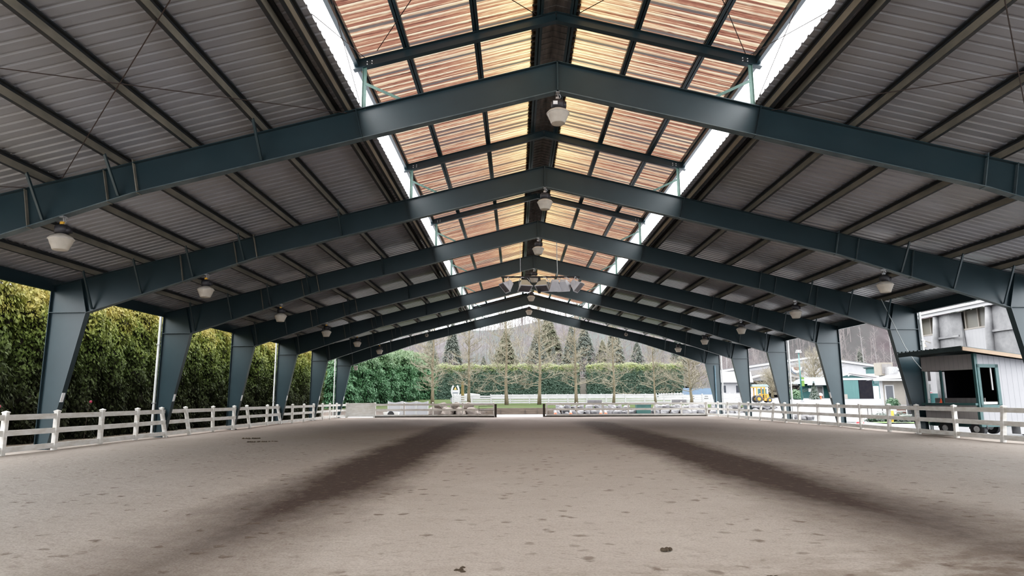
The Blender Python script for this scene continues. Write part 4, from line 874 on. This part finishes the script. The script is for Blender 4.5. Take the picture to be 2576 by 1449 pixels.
for (k, (cu, cz)) in enumerate(((62.8, 8.25), (59.3, 7.4))):
    for r0, r1, mm, nm in ((0, .75, 'red', 'inner_band'), (.75, 1.2, 'cone_white', 'white_band'), (1.2, 1.7, 'navy', 'outer_band')):
        b = MB(); n = 12
        for j in range(n):
            a0, a1 = pi + pi * j / n, pi + pi * (j + 1) / n
            b.add([(cu + r0 * cos(a0), 149.7, cz + r0 * sin(a0)), (cu + r1 * cos(a0), 149.7, cz + r1 * sin(a0)), (cu + r1 * cos(a1), 149.7, cz + r1 * sin(a1)), (cu + r0 * cos(a1), 149.7, cz + r0 * sin(a1))], [(0, 1, 2, 3)])
        b.build('bunting_' + nm, M[mm] if mm != 'red' else M['rust'], t)
t = thing('open_canopy', 'white gabled canopy over a dark bay behind the yellow tractor', 'canopy', (54, 138, Z))
MB().prism([(46.5, Z + 3.4), (52.6, Z + 4.9), (58.7, Z + 3.4)], 1, 136, 146).build('roof', M['pale_roof'], t)
b = MB(); b.bar((46.5, 135.9, Z + 3.5), (52.6, 135.9, Z + 5.0), .1, .22); b.bar((52.6, 135.9, Z + 5.0), (58.7, 135.9, Z + 3.5), .1, .22); b.build('fascia', M['grey_panel'], t)
for x in (46.7, 58.4): MB().box((x - .15, 136, Z - .3), (x + .15, 136.3, Z + 3.4)).build('post', M['white_trim'], t)
MB().box((47.2, 145, Z - .3), (58.2, 145.3, Z + 2.4)).build('back_wall', M['dark_in'], t); MB().box((47.2, 144.9, Z + 2.4), (58.2, 145.2, Z + 3.4)).build('upper_wall', M['cream'], t)
t = thing('ticket_booth', 'small blue kiosk with teal window right of the yellow tractor', 'booth', (44, 118, yard(0, 118))); Zk = yard(0, 118)
MB().box((41.2, 118, Zk - .2), (44.2, 120, Zk + 2.1)).build('wall', M['flood'], t); MB().hexa([(41.0, 117.8, Zk + 2.1), (44.4, 117.8, Zk + 2.1), (44.4, 120.2, Zk + 2.1), (41.0, 120.2, Zk + 2.1), (41.2, 118.5, Zk + 2.5), (44.2, 118.5, Zk + 2.5), (44.2, 119.5, Zk + 2.5), (41.2, 119.5, Zk + 2.5)]).build('roof', M['teal_roof'], t)
MB().box((42.4, 117.95, Zk + .35), (43.9, 118, Zk + 1.7)).build('window', M['teal'], t)
# teal cottage
Z = yard(0, 122); t = thing('teal_cottage', 'small teal cottage with pale teal roof behind the lamp post', 'house', (53.5, 124, Z))
slant(MB().box((51.2, 122, Z - .3), (57.6, 128, Z + 2.45)), 122, .45).build('wall', M['teal'], t)
slant(MB().hexa([(49.4, 120.6, Z + 2.5), (58.2, 120.6, Z + 2.5), (58.2, 129, Z + 2.5), (49.4, 129, Z + 2.5), (52.0, 124.0, Z + 3.75), (57.0, 124.0, Z + 3.75), (57.0, 126, Z + 3.75), (52.0, 126, Z + 3.75)]), 120.6, .3).build('roof', M['teal_roof'], t)
MB().box((52.3, 120.5, Z + 2.25), (58.2, 120.65, Z + 2.62)).build('fascia', M['white_trim'], t)
d = MB().box((54.6, 121.93, Z), (55.5, 122, Z + 2.0)).build('door', M['grey_panel'], t)
b = MB(); b.box((54.4, 121.9, Z), (54.6, 121.98, Z + 2.1)); b.box((55.5, 121.9, Z), (55.7, 121.98, Z + 2.1)); b.box((54.4, 121.9, Z + 2.0), (55.7, 121.98, Z + 2.2)); b.build('door_trim', M['white_trim'], t)
MB().box((53.0, 121.94, Z + 1.1), (53.8, 122, Z + 1.7)).build('wall_sign', M['white_tag'], t)
MB().box((49.8, 121.8, Z + .3), (51.2, 122.4, Z + 2.3)).build('dark_bay', M['dark_in'], t)
# green barn
Z = yard(0, 115) - .02; t = thing('green_barn', 'teal green barn with sliding doors and white trim across the yard', 'barn', (58.5, 120, Z))
q = 115 / 80; uu = lambda u: u * q
slant(MB().prism([(54.0, Z - .3), (63.0, Z - .3), (63.0, 1.645 + 1.9 * q), (56.9, 1.645 + 2.62 * q), (54.0, 1.645 + 2.15 * q)], 1, 115, 135), 115, .55).build('wall', M['teal'], t)
b = MB(); b.bar((56.9, 114.8, 1.645 + 2.72 * q), (53.6, 114.8, 1.645 + 2.2 * q), .15, .34); b.bar((56.9, 114.8, 1.645 + 2.72 * q), (64.2, 114.8, 1.645 + 1.95 * q), .15, .34); b.build('fascia', M['white_trim'], t)
b = MB(); zr_ = 1.645 + 2.72 * q; b.hexa([(56.9, 114.6, zr_), (64.4, 114.6, zr_ - 1.12), (80, 137, zr_ - .6), (69.5, 137, zr_ + .7), (56.9, 114.6, zr_ + .1), (64.4, 114.6, zr_ - 1.0), (80, 137, zr_ - .5), (69.5, 137, zr_ + .8)]); b.build('roof', M['roof_pink'], t)
b = MB(); b.box((54.0, 114.85, Z + 3.15), (61.4, 114.95, Z + 3.5)); b.build('door_track', M['white_trim'], t)
for (a, c_) in ((54.1, 55.95), (56.0, 58.5)): MB().box((a, 114.88, Z + .02), (c_, 114.98, Z + 3.1)).build('sliding_door', M['teal_light'], t)
MB().box((58.6, 114.9, Z), (60.9, 115.0, Z + 3.12)).build('dark_doorway', M['dark_in'], t)
MB().box((60.95, 114.85, Z), (61.9, 114.95, Z + 2.1)).build('white_board', M['white_trim'], t)
nb = MB().box((62.3, 114.85, Z + .75), (63.15, 114.93, Z + 2.25)).build('notice_board', M['navy'], t); MB().box((62.42, 114.82, Z + .9), (63.0, 114.86, Z + 2.1)).build('notice_sheet', M['white_tag'], nb)
MB().box((61.2, 114.85, Z + 2.5), (61.9, 114.93, Z + 3.1)).build('sign', M['teal_roof'], t)
b = MB(); b.tube([(57.3, 114.7, Z + 4.0), (56.9, 114.4, Z + 4.05), (56.6, 114.3, Z + 3.8)], .1, 8); b.build('barn_lamp', M['white_trim'], t)
MB().box((54.2, 114.3, Z), (56.2, 114.7, Z + .75)).build('step_box', M['cream'], t)
t = thing('roof_vent', 'teal cupola vent on the roof of the green barn', 'vent', (64.80, 123.00, 0)); zc = 1.645 + 2.72 * q - .1
MB().hexa([(64.20, 122.40, zc - .4), (66.20, 122.40, zc - .4), (66.20, 124.00, zc - .4), (64.20, 124.00, zc - .4), (64.50, 122.70, zc + .35), (65.90, 122.70, zc + .35), (65.90, 123.70, zc + .35), (64.50, 123.70, zc + .35)]).build('flashing', M['lamp_metal'], t)
MB().box((64.55, 122.75, zc + .35), (65.85, 123.65, zc + 1.3)).build('body', M['teal'], t); MB().hexa([(64.40, 122.60, zc + 1.3), (66.00, 122.60, zc + 1.3), (66.00, 123.80, zc + 1.3), (64.40, 123.80, zc + 1.3), (64.15, 122.40, zc + 1.55), (66.25, 122.40, zc + 1.55), (66.25, 124.00, zc + 1.55), (64.15, 124.00, zc + 1.55)]).build('hood', M['teal_trim'], t)
# cream hut
q = 82 / 58; Z = .72; t = thing('cream_hut', 'cream hut with grey door and white hipped roof beside the second right column', 'hut', (46, 84, Z))
slant(MB().box((44.4, 82, Z - .3), (50.5, 87, Z + 3.0)), 82, .56).build('wall', M['cream'], t)
slant(MB().hexa([(43.0, 81.0, Z + 3.0), (51.5, 81.0, Z + 3.25), (51.5, 88, Z + 3.25), (43.0, 88, Z + 3.0), (46.6, 83.4, Z + 4.0), (51.5, 83.4, Z + 4.1), (51.5, 85.6, Z + 4.1), (46.6, 85.6, Z + 4.0)]), 81.0, .4).build('roof', M['pale_roof'], t)
MB().box((43.1, 80.95, Z + 2.82), (51.4, 81.05, Z + 3.02)).build('fascia', M['white_trim'], t)
b = MB(); b.box((44.3, 81.92, Z - .2), (44.65, 82.02, Z + 2.85)); b.build('corner_trim', M['white_trim'], t)
fr_ = MB().box((44.85, 81.93, Z), (46.0, 82.0, Z + 2.35)).build('door_frame', M['white_trim'], t); MB().box((45.0, 81.9, Z + .03), (45.85, 81.95, Z + 2.22)).build('door', M['dark_glass'], t)
MB().box((46.2, 83.0, Z + 3.5), (47.3, 84.0, Z + 4.6)).build('vent_stub', M['lamp_metal'], t)
t = thing('air_unit', 'tan box-shaped roof unit rising above the cream hut', 'roof unit', (46.4, 85, 4)); MB().box((45.7, 84, 4.3), (47.3, 85.5, 5.9)).build('casing', M['tanbox'], t); MB().box((45.9, 83.95, 4.5), (47.1, 84.0, 5.7)).build('grille', M['grey_panel'], t); MB().box((46.1, 84.2, 3.6), (46.9, 85.2, 4.3)).build('stand', M['lamp_metal'], t)
# lamp post
Z = yard(0, 95); lu, lv = 40.28, 95
t = thing('lamp_post', 'tall teal lamp post in the yard with white head', 'lamp post', (lu, lv, Z)); MB().tube([(lu, lv, Z - .1), (lu, lv, Z + 6.9)], [.11, .08], 10).build('pole', M['lightpost'], t, True)
MB().lathe((lu, lv, Z - .1), [(.3, 0), (.3, .3), (.2, .35)], 12).build('footing', M['concrete'], t)
b = MB(); b.box((lu - .36, lv - .2, Z + 6.95), (lu + .36, lv + .2, Z + 7.08)); b.box((lu - .3, lv - .16, Z + 7.2), (lu + .3, lv + .16, Z + 7.3)); b.box((lu - .05, lv - .05, Z + 6.85), (lu + .05, lv + .05, Z + 7.2)); b.build('lamp_head', M['white_tag'], t)
b = MB(); b.box((lu + .1, lv - .03, Z + 2.2), (lu + .5, lv + .03, Z + 3.0)); b.box((lu + .1, lv - .03, Z + 3.15), (lu + .5, lv + .03, Z + 3.45)); b.build('hanging_sign', M['grass'], t)
# shrubs
def shrub(x, y, rx, rz, n, sz, label, mat_, name='shrub', seed=1, cone_=False):
    rnd = random.Random(seed); random.seed(seed); z0 = yard(0, y) if x > 30 else -.02
    if x > 30: pass
    t = thing(name, label, 'shrub', (x, y, z0), None); b = MB()
    for _ in range(n):
        a = rnd.uniform(0, 6.28); c = rnd.uniform(-.1, 1); s = sqrt(max(0, 1 - c * c)); rr = rnd.uniform(.75, 1.08)
        if cone_: c = rnd.random(); s = (1 - c) * .95 + .05
        d = Vector((s * cos(a), s * sin(a), c)); b.leaf((x + d.x * rx * rr, y + d.y * rx * rr, z0 + d.z * rz * (rr if not cone_ else 1)), d + Vector((0, 0, .3)), sz * rnd.uniform(.6, 1.3), 1.4)
    b.build('foliage', mat_, t); c_ = MB(); c_.lathe((x, y, z0 - .05), [(rx * .7, 0), (rx * .82, rz * .35), (rx * .55, rz * .7), (rx * .1, rz * .88)] if not cone_ else [(rx * .7, 0), (rx * .35, rz * .5), (.03, rz * .95)], 10); c_.build('inner_branches', M['leyland_core'], t, True)
    return t
shrub(46.3, 112, 1.25, 1.65, 900, .26, 'round clipped green shrub left of the lamp post', M['shrub'], seed=2)
shrub(49.6, 112, .95, 2.9, 800, .25, 'small dark cone-shaped conifer right of the lamp post', M['conifer'], 'dwarf_conifer', 3, True)
shrub(35.8, 96, .5, 1.3, 250, .16, 'small dark bush beside the yellow tractor', M['conifer'], seed=5)
shrub(44.0, 79, .8, .9, 300, .2, 'low bush by the door of the cream hut', M['shrub'], seed=6)
shrub(24.6, 45.5, 1.15, .62, 500, .14, 'low dark bush with planks behind the right fence', M['conifer'], seed=7)
shrub(26.0, 45.8, .9, .65, 400, .14, 'low dark bush beside the second right column', M['conifer'], seed=8)
t = thing('hydrant', 'orange and white hydrant in front of the teal cottage', 'hydrant', (50.6, 112, yard(0, 112))); z = yard(0, 112)
MB().lathe((50.6, 112, z), [(.16, 0), (.14, .45), (.2, .5), (.2, .55)], 10).build('body', M['cone'], t); MB().lathe((50.6, 112, z), [(.34, .55), (.3, .85), (.1, 1.0)], 10).build('bonnet', M['white_tag'], t)
# bare bushes by the arena wall
Y = bare_tree_meshes(44, H=4.2, spread=3.4, low=.5)
place(Y, ('trunk', 'branches'), 'bare_bush', 'bare spreading bush left of the lamp post', 'tree', (46.5, 122, yard(0, 122)), (1.3, 1, 1), 0, 'bare bushes across the yard'); place(Y, ('trunk', 'branches'), 'bare_bush', 'bare spreading bush above the teal cottage roof', 'tree', (60.2, 135, 1.6), (1.7, 1, 1.75), 2, 'bare bushes across the yard')
# yellow tractor
tu, tv = 33.4, 92; Z = yard(0, tv) + .02; t = thing('yellow_tractor', 'yellow tractor with canopy at the end of the ring fence', 'tractor', (tu, tv, Z))
b = MB(); b.box((tu - .1, tv - .45, Z + .55), (tu + .95, tv + .45, Z + 1.15)); b.hexa([(tu + .3, tv - .5, Z + .25), (tu + 1.15, tv - .5, Z + .25), (tu + 1.15, tv + .5, Z + .25), (tu + .3, tv + .5, Z + .25), (tu + .3, tv - .45, Z + .6), (tu + .9, tv - .45, Z + .6), (tu + .9, tv + .45, Z + .6), (tu + .3, tv + .45, Z + .6)]); b.build('body', M['tractor'], t)
MB().box((tu + .12, tv - .48, Z + .62), (tu + .6, tv - .44, Z + 1.05)).build('grille', M['black'], t)
MB().box((tu - 1.15, tv - .7, Z + 2.0), (tu + .45, tv + .7, Z + 2.12)).build('canopy', M['tractor'], t)
for (x, y) in ((-.7, -.6), (.35, -.6), (-.7, .6), (.35, .6)): MB().bar((tu + x, tv + y, Z + .6), (tu + x, tv + y, Z + 2.0), .13, .13, (0, 1, 0)).build('post', M['tractor'], t)
MB().box((tu - .75, tv - .45, Z + .85), (tu - .25, tv + .45, Z + 1.0)).build('seat', M['black'], t)
for (x, y, r) in ((-.5, -.65, .5), (.95, -.6, .34), (-.5, .65, .5), (.95, .6, .34)):
    w_ = MB().lathe((tu + x, tv + y - .12, Z + r), [(r * .8, 0), (r, .04), (r, .2), (r * .8, .24)], 18, 'y').build('wheel', M['black'], t); MB().lathe((tu + x, tv + y - .14, Z + r), [(r * .45, 0), (r * .45, .28)], 12, 'y').build('hub', M['tractor'], w_)
# big white building (u = 30 wall)
t = thing('white_barn', 'tall white barn with plastic clerestory behind the booth at right', 'barn', (34, 43, 0))
WU = 30
MB().box((WU, 33, -.3), (WU + 14, 50.5, 1.86)).build('wainscot', M['teal'], t)
MB().box((WU, 33, 1.86), (WU + 14, 50.5, 6.05)).build('wall', M['siding_v'], t)
MB().box((WU + .1, 33, 6.05), (WU + 13.9, 50.4, 7.3)).build('clerestory', M['translu_panel'], t)
b = MB()
for k in range(13): vv_ = 34.2 + k * 1.25; b.box((WU + .02, vv_, 6.05), (WU + .12, vv_ + .09, 7.3))
b.box((WU - .02, 33, 6.0), (WU + .12, 50.5, 6.1)); b.build('mullion', M['cream'], t)
b = MB(); b.hexa([(WU - .75, 32.5, 7.32), (WU + 7, 32.5, 8.7), (WU + 7, 50.6, 8.7), (WU - .75, 50.6, 7.32), (WU - .75, 32.5, 7.46), (WU + 7, 32.5, 8.85), (WU + 7, 50.6, 8.85), (WU - .75, 50.6, 7.46)]); b.build('roof', M['white_trim'], t)
MB().box((WU - .82, 32.5, 7.2), (WU - .7, 50.6, 7.5)).build('fascia', M['white_trim'], t); MB().box((WU - .95, 32.5, 7.42), (WU - .78, 50.6, 7.58)).build('gutter', M['white_trim'], t)
for va in (43.95, 38.7, 48.75):
    vb_ = va + 2.55 if va < 48 else 50.35; tp = MB(); n = 12
    tp.hexa([(WU - .62, va + .15, .2), (WU - .1, va, .2), (WU - .1, vb_, .2), (WU - .62, vb_ - .1, .2), (WU - .5, va + 1.1, 7.22), (WU - .05, va + .5, 7.22), (WU - .05, vb_ - .2, 7.22), (WU - .5, vb_ - .3, 7.22)])
    ob = tp.build('tarp_cover', M['tarp'], t); b = MB(); b.box((WU - .66, va + .1, 5.55), (WU - .56, vb_ - .1, 5.68)); b.build('strap', M['tarp'], ob)
    b = MB(); b.tube([(WU - .7, vb_ - .05, .2), (WU - .66, vb_ - .02, 3.5), (WU - .68, vb_ - .1, 5.6), (WU - .55, vb_ - .15, 7.2)], [.22, .24, .22, .2], 8); b.build('wrapped_post', M['tarp'], t, True)
for va in (41.25, 36.1): MB().box((WU - .12, va, .2), (WU + .02, va + .3, 7.2)).build('white_post', M['white_trim'], t)
b = MB(); b.tube([(WU, 48.2, 5.5), (WU - .35, 48.2, 5.62), (WU - .5, 48.1, 5.4)], .04, 6); b.lathe((WU - .52, 48.1, 5.15), [(.2, 0), (.12, .2), (.05, .26)], 10); b.build('wall_lamp', M['lamp_cap'], t)
b = MB(); b.tube([(WU - .05, 47.6, 3.9), (WU - .4, 47.5, 4.35), (WU - .15, 47.3, 4.42)], .03, 6); b.build('bracket_pipe', M['grey_panel'], t)
t2 = thing('wall_unit', 'white weatherproof boxes high on the far end of the white barn', 'electric box', (29.6, 49.3, 5)); MB().box((29.2, 49.0, 4.3), (29.9, 49.7, 4.95)).build('box', M['grey_panel'], t2); MB().hexa([(29.0, 48.8, 4.95), (29.95, 48.8, 4.95), (29.95, 49.9, 4.95), (29.0, 49.9, 4.95), (29.3, 49.1, 5.2), (29.8, 49.1, 5.2), (29.8, 49.6, 5.2), (29.3, 49.6, 5.2)]).build('hood', M['white_trim'], t2); MB().box((29.2, 48.9, 5.4), (29.9, 49.8, 5.55)).build('upper_box', M['white_trim'], t2)
b = MB(); b.lathe((29.2, 48.55, 2.75), [(.08, 0), (.11, .08), (.11, .85), (.05, .95)], 12); b.tube([(29.2, 48.55, 2.75), (29.3, 48.55, 2.0), (29.95, 48.5, 1.9)], .02, 5); solo(b, 'red_cylinder', M['red'], 'red cylinder hanging on the white barn wall seen through the booth', 'cylinder')

# ------------------------------------------------------------------ judge's booth on a trailer
C1 = Vector((18.9, 27.6, 0)); A = Vector((-.78, 2.3, 0)).normalized(); Bd = Vector((A.y, -A.x, 0)); LA, LB = 2.42, 3.3
def bp(a, b, z): p = C1 + A * a + Bd * b; return (p.x, p.y, z)
def bbox(mb, a0, a1, b0, b1, z0, z1, z1b=None):
    zt = (lambda b: z1 if z1b is None else z1 + (z1b - z1) * (b - b0) / max(1e-6, b1 - b0))
    return mb.hexa([bp(a0, b0, z0), bp(a0, b1, z0), bp(a1, b1, z0), bp(a1, b0, z0), bp(a0, b0, zt(b0)), bp(a0, b1, zt(b1)), bp(a1, b1, zt(b1)), bp(a1, b0, zt(b0))])
ZB, ZT, ZTb = .55, 3.40, 3.12
t = thing('judges_booth', 'white judge booth on a trailer with open counter behind the right fence', 'booth', bp(1.2, 1.5, 0))
# counter side (faces the arena)
bbox(MB(), .03, LA, -.04, .0, 2.74, ZT - .02).build('upper_panel', M['grey_siding'], t)
bbox(MB(), .03, LA, -.04, .0, ZB, 1.30).build('lower_panel', M['grey_siding'], t)
b = MB(); bbox(b, -.02, LA + .02, -.22, .1, 1.28, 1.37); b.build('counter', M['teal_trim'], t)
for a in (1.55, LA - .05): bbox(MB(), a - .035, a + .035, -.05, .03, 1.3, 2.76).build('mullion', M['teal_trim'], t)
# end wall facing the camera, with window hole
w_ = MB(); bbox(w_, -.03, 0, .0, .12, ZB, ZT - .0, ZT - .01); bbox(w_, -.03, 0, 1.12, LB, ZB, 3.30, ZTb); bbox(w_, -.03, 0, .12, 1.12, ZB, 1.28); bbox(w_, -.03, 0, .12, 1.12, 2.86, 3.38, 3.30); w_.build('side_wall', M['siding_u'], t)
f_ = MB(); bbox(f_, -.07, -.02, .04, .18, 1.18, 2.95); bbox(f_, -.07, -.02, 1.06, 1.24, 1.18, 2.95); bbox(f_, -.07, -.02, .04, 1.24, 2.82, 2.96); bbox(f_, -.07, -.02, .04, 1.24, 1.16, 1.30); wf = f_.build('window_frame', M['teal_trim'], t)
bbox(MB(), .0, .04, .16, 1.08, 1.32, 1.42).build('sill', M['vinyl'], wf); bbox(MB(), .02, .05, .88, .95, 1.9, 2.84).build('sash', M['vinyl_white'], wf)
b = MB(); bbox(b, -.05, .06, -.06, .10, ZB - .1, ZT); b.build('corner_post', M['teal_trim'], t)
# remaining shell
w_ = MB(); bbox(w_, 0, LA, LB - .04, LB, ZB, ZTb); bbox(w_, LA - .03, LA, 1.3, LB, ZB, 3.25, ZTb); bbox(w_, LA - .03, LA, 0, 1.3, ZB, 1.30); bbox(w_, LA - .03, LA, 0, 1.3, 2.74, ZT, 3.28); w_.build('rear_wall', M['dark_in'], t)
bbox(MB(), .02, LA - .02, .02, LB - .02, ZB, ZB + .06).build('cabin_floor', M['dark_in'], t)
bbox(MB(), .05, 2.3, .42, .46, 1.3, 1.58).build('back_shelf', M['grey_panel'], t)
# roof: corrugated, overhanging towards the arena
b = MB(); zt = lambda bb: 3.66 - .085 * (bb + 1.25)
b.hexa([bp(-.45, -1.2, zt(-1.2) - .05), bp(-.45, LB + .3, zt(LB + .3) - .05), bp(LA + .2, LB + .3, zt(LB + .3) - .15), bp(LA + .1, -1.2, zt(-1.2) - .17), bp(-.45, -1.2, zt(-1.2)), bp(-.45, LB + .3, zt(LB + .3)), bp(LA + .2, LB + .3, zt(LB + .3) - .1), bp(LA + .1, -1.2, zt(-1.2) - .12)]); rf = b.build('roof', M['roof_dark'], t)
for k in range(16):
    a = -.42 + k * .195; r_ = MB(); r_.bar(bp(a, -1.22, zt(-1.2) + .01 - .04 * k / 16 - .06), bp(a, LB + .3, zt(LB + .3) - .06), .07, .06); r_.build('roof_rib', M['roof_dark'], rf)
MB().bar(bp(-.47, -1.2, zt(-1.2) - .11), bp(-.47, LB + .25, zt(LB + .3) - .11), .035, .15).build('rake_board', M['wood_tan'], t)
MB().bar(bp(-.45, -1.2, zt(-1.2) - .09), bp(LA + .1, -1.2, zt(-1.2) - .22), .03, .17).build('eave_trim', M['roof_dark'], t)
# trailer
b = MB(); b.bar(bp(0, .3, .46), bp(LA, .3, .46), .1, .16); b.bar(bp(0, LB - .3, .46), bp(LA, LB - .3, .46), .1, .16); b.bar(bp(.03, 0, .47), bp(.03, LB + 1.4, .47), .08, .13); b.bar(bp(LA - .1, 0, .47), bp(LA - .1, LB, .47), .08, .13); b.build('chassis', M['teal_trim'], t)
for (a, bb) in ((.35, .28), (1.75, .28), (.35, LB - .3), (1.75, LB - .3)):
    p = Vector(bp(a, bb, .31)); wm = MB(); wm.tube([p - Bd * .11, p - Bd * .09, p + Bd * .09, p + Bd * .11], [.25, .31, .31, .25], 20); w_ = wm.build('wheel', M['black'], t); hm = MB(); hm.tube([p - Bd * .125, p + Bd * .125], .13, 12); hm.build('hub', M['lamp_metal'], w_)
    fm = MB(); fm.tube([tuple(p + A * (.38 * cos(x)) + Vector((0, 0, .38 * sin(x)))) for x in [pi * k / 8 for k in range(9)]], .03, 5); fm.build('mudguard', M['black'], t)
b = MB(); b.box((20.75, 28.0, .1), (21.2, 28.5, .42)); b.build('tool_box', M['white_trim'], t)
b = MB(); b.tube([(21.6, 28.3, .0), (21.6, 28.3, .55)], .05, 8); b.build('jack', M['cable'], t)
cc = bp(1.72, .05, 1.37)
t = thing('traffic_cone', 'small red cone standing on the booth counter', 'traffic cone', cc); MB().lathe(cc, [(.075, 0), (.075, .02), (.05, .025), (.015, .19)], 12).build('cone', M['cone'], t); MB().lathe((cc[0], cc[1], cc[2] + .19), [(.015, 0), (.008, .015)], 8).build('tip', M['cone_white'], t)

# bits in the yard behind the right fence
b = MB(); b.grid(8, 4, lambda a, b_: (23.0 + 4.2 * a, 42.3 + 1.6 * b_, .03 + .03 * sin(a * 9))); solo(b, 'grass_patch', M['grass'], 'bright green grass patch on the yard behind the right fence', 'grass', kind='stuff', smooth=True)
for (p, q_, lab) in (((23.6, 44.2, .70), (25.3, 44.0, .72), 'upper white plank on the low dark bush'), ((24.8, 43.8, .45), (26.3, 43.9, .50), 'lower white plank beside the second right column'), ((22.6, 43.6, .30), (24.3, 43.7, .26), 'grey-brown plank edging in front of the low bush')):
    solo(MB().bar(p, q_, .12, .06), 'plank', M['vinyl_white'] if 'white' in lab else M['timber'], lab, 'plank', 'loose planks')
t = thing('barrel', 'rusty brown barrel behind the second right column', 'barrel', (27.6, 48.5, .07)); MB().lathe((27.6, 48.5, .05), [(.3, 0), (.3, .28), (.32, .3), (.3, .32), (.3, .6), (.32, .62), (.3, .64), (.3, .92)], 16).build('drum', M['rust'], t); MB().lathe((27.6, 48.5, .97), [(.31, 0), (.31, .03), (.27, .035)], 16).build('rim', M['rust'], t)
t = thing('garden_table', 'small table standing in the yard before the cream hut', 'table', (28.8, 54, .15)); z = .15
MB().box((28.1, 53.6, z + .72), (29.5, 54.4, z + .78)).build('tabletop', M['grey_panel'], t)
for (x, y) in ((28.2, 53.7), (29.4, 53.7), (28.2, 54.3), (29.4, 54.3)): MB().box((x - .03, y - .03, 0), (x + .03, y + .03, z + .72)).build('leg', M['grey_panel'], t)
b = MB(); b.lathe((22.3, 45, .02), [(.55, 0), (.5, .1), (.1, .15)], 16); solo(b, 'round_disc', M['vinyl_white'], 'white round lid lying on the yard behind the right fence', 'lid')
b = MB(); b.lathe((21.9, 43.2, -.02), [(.24, 0), (.2, .1), (.06, .16)], 12); solo(b, 'red_dome', M['red'], 'small red dome on the yard below the white lid', 'marker')
b = MB(); b.lathe((24.3, 43.9, .0), [(.1, 0), (.13, .25), (.16, .3), (.16, .75), (.05, .8)], 10); solo(b, 'flower_pot', M['yellow'], 'yellow pot by the low bush behind the right fence', 'pot')

# droppings on the sand
rnd = random.Random(4)
for k, (x, y, s) in enumerate(((2.3, 6.35, 1.), (-.55, 6.7, .8), (3.15, 6.1, .9), (4.75, 5.6, 1.1), (1.62, 7.6, .7), (6.6, 6.35, 1.2))):
    b = MB()
    for q in range(5): b.lathe((x + rnd.gauss(0, .05) * s, y + rnd.gauss(0, .05) * s, .0), [(.02 * s, 0), (.04 * s, .012 * s), (.035 * s, .04 * s), (.012 * s, .052 * s)], 8)
    solo(b, 'dropping', M['soil'], ['dark clump left of the picture centre bottom', 'small dark clump low and left of centre', 'dark clump low right of centre', 'dark clump at the bottom, right of centre', 'small dark clump highest of the near ones', 'largest dark clump toward the lower right corner'][k], 'dropping', 'clumps on the near sand', True)

for (x0, x1, y, w, lab) in ((-11.75, -11.0, 29.1, .16, 'small dark debris streak on the sand at left, the farther one'), (-10.6, -9.3, 26.7, .2, 'long dark debris streak on the sand at left, the nearer one')):
    b = MB(); n = 14
    for q in range(n):
        x = x0 + (x1 - x0) * q / n + rnd.gauss(0, .02); b.lathe((x, y + rnd.gauss(0, w * .3), .0), [(.03, 0), (.05 + .02 * rnd.random(), .012), (.045, .03), (.015, .045)], 7)
    solo(b, 'debris_streak', M['soil'], lab, 'debris', 'debris on the left sand', True)

# ------------------------------------------------------------------ world, camera
W = bpy.data.worlds.new('overcast'); SC.world = W; W.use_nodes = True; nt = W.node_tree; bg = nt.nodes['Background']
tc = N(nt, 'ShaderNodeTexCoord'); sp = N(nt, 'ShaderNodeSeparateXYZ'); nt.links.new(tc.outputs['Generated'], sp.inputs[0])
col = ramp(nt, sp.outputs['Z'], [(0., (.31, .325, .345)), (1., (1., 1., 1.))])
nt.links.new(col, bg.inputs['Color']); bg.inputs['Strength'].default_value = 10.5
cam = bpy.data.cameras.new('camera'); co = bpy.data.objects.new('camera', cam); C.objects.link(co)
F_PX, PITCH, YAW, ROLL = 1667.26, .1654, -.0056, -.0050
cam.sensor_fit = 'HORIZONTAL'; cam.sensor_width = 36; cam.lens = 36 * F_PX / 2576; cam.clip_end = 2000; cam.clip_start = .1
fwd = Vector((sin(YAW) * cos(PITCH), cos(YAW) * cos(PITCH), sin(PITCH))); right = Vector((cos(YAW), -sin(YAW), 0)); up = right.cross(fwd)
r2 = right * cos(ROLL) + up * sin(ROLL); u2 = up * cos(ROLL) - right * sin(ROLL)
co.matrix_world = Matrix(((r2.x, u2.x, -fwd.x, 0), (r2.y, u2.y, -fwd.y, 0), (r2.z, u2.z, -fwd.z, 1.6454), (0, 0, 0, 1)))
SC.camera = co
SC.view_settings.view_transform = 'Standard'; SC.view_settings.look = 'None'; SC.view_settings.exposure = 0
SC.view_settings.use_curve_mapping = True; cm = SC.view_settings.curve_mapping; cv = cm.curves[3]
for p in ((.012, .0075), (.035, .028), (.1, .108), (.3, .36), (.6, .68)): cv.points.new(*p)
cm.update()
SC.cycles.use_denoising = True
SC.cycles.use_adaptive_sampling = True; SC.cycles.adaptive_threshold = .1
SC.cycles.max_bounces = 5; SC.cycles.diffuse_bounces = 4; SC.cycles.transmission_bounces = 4; SC.cycles.glossy_bounces = 3
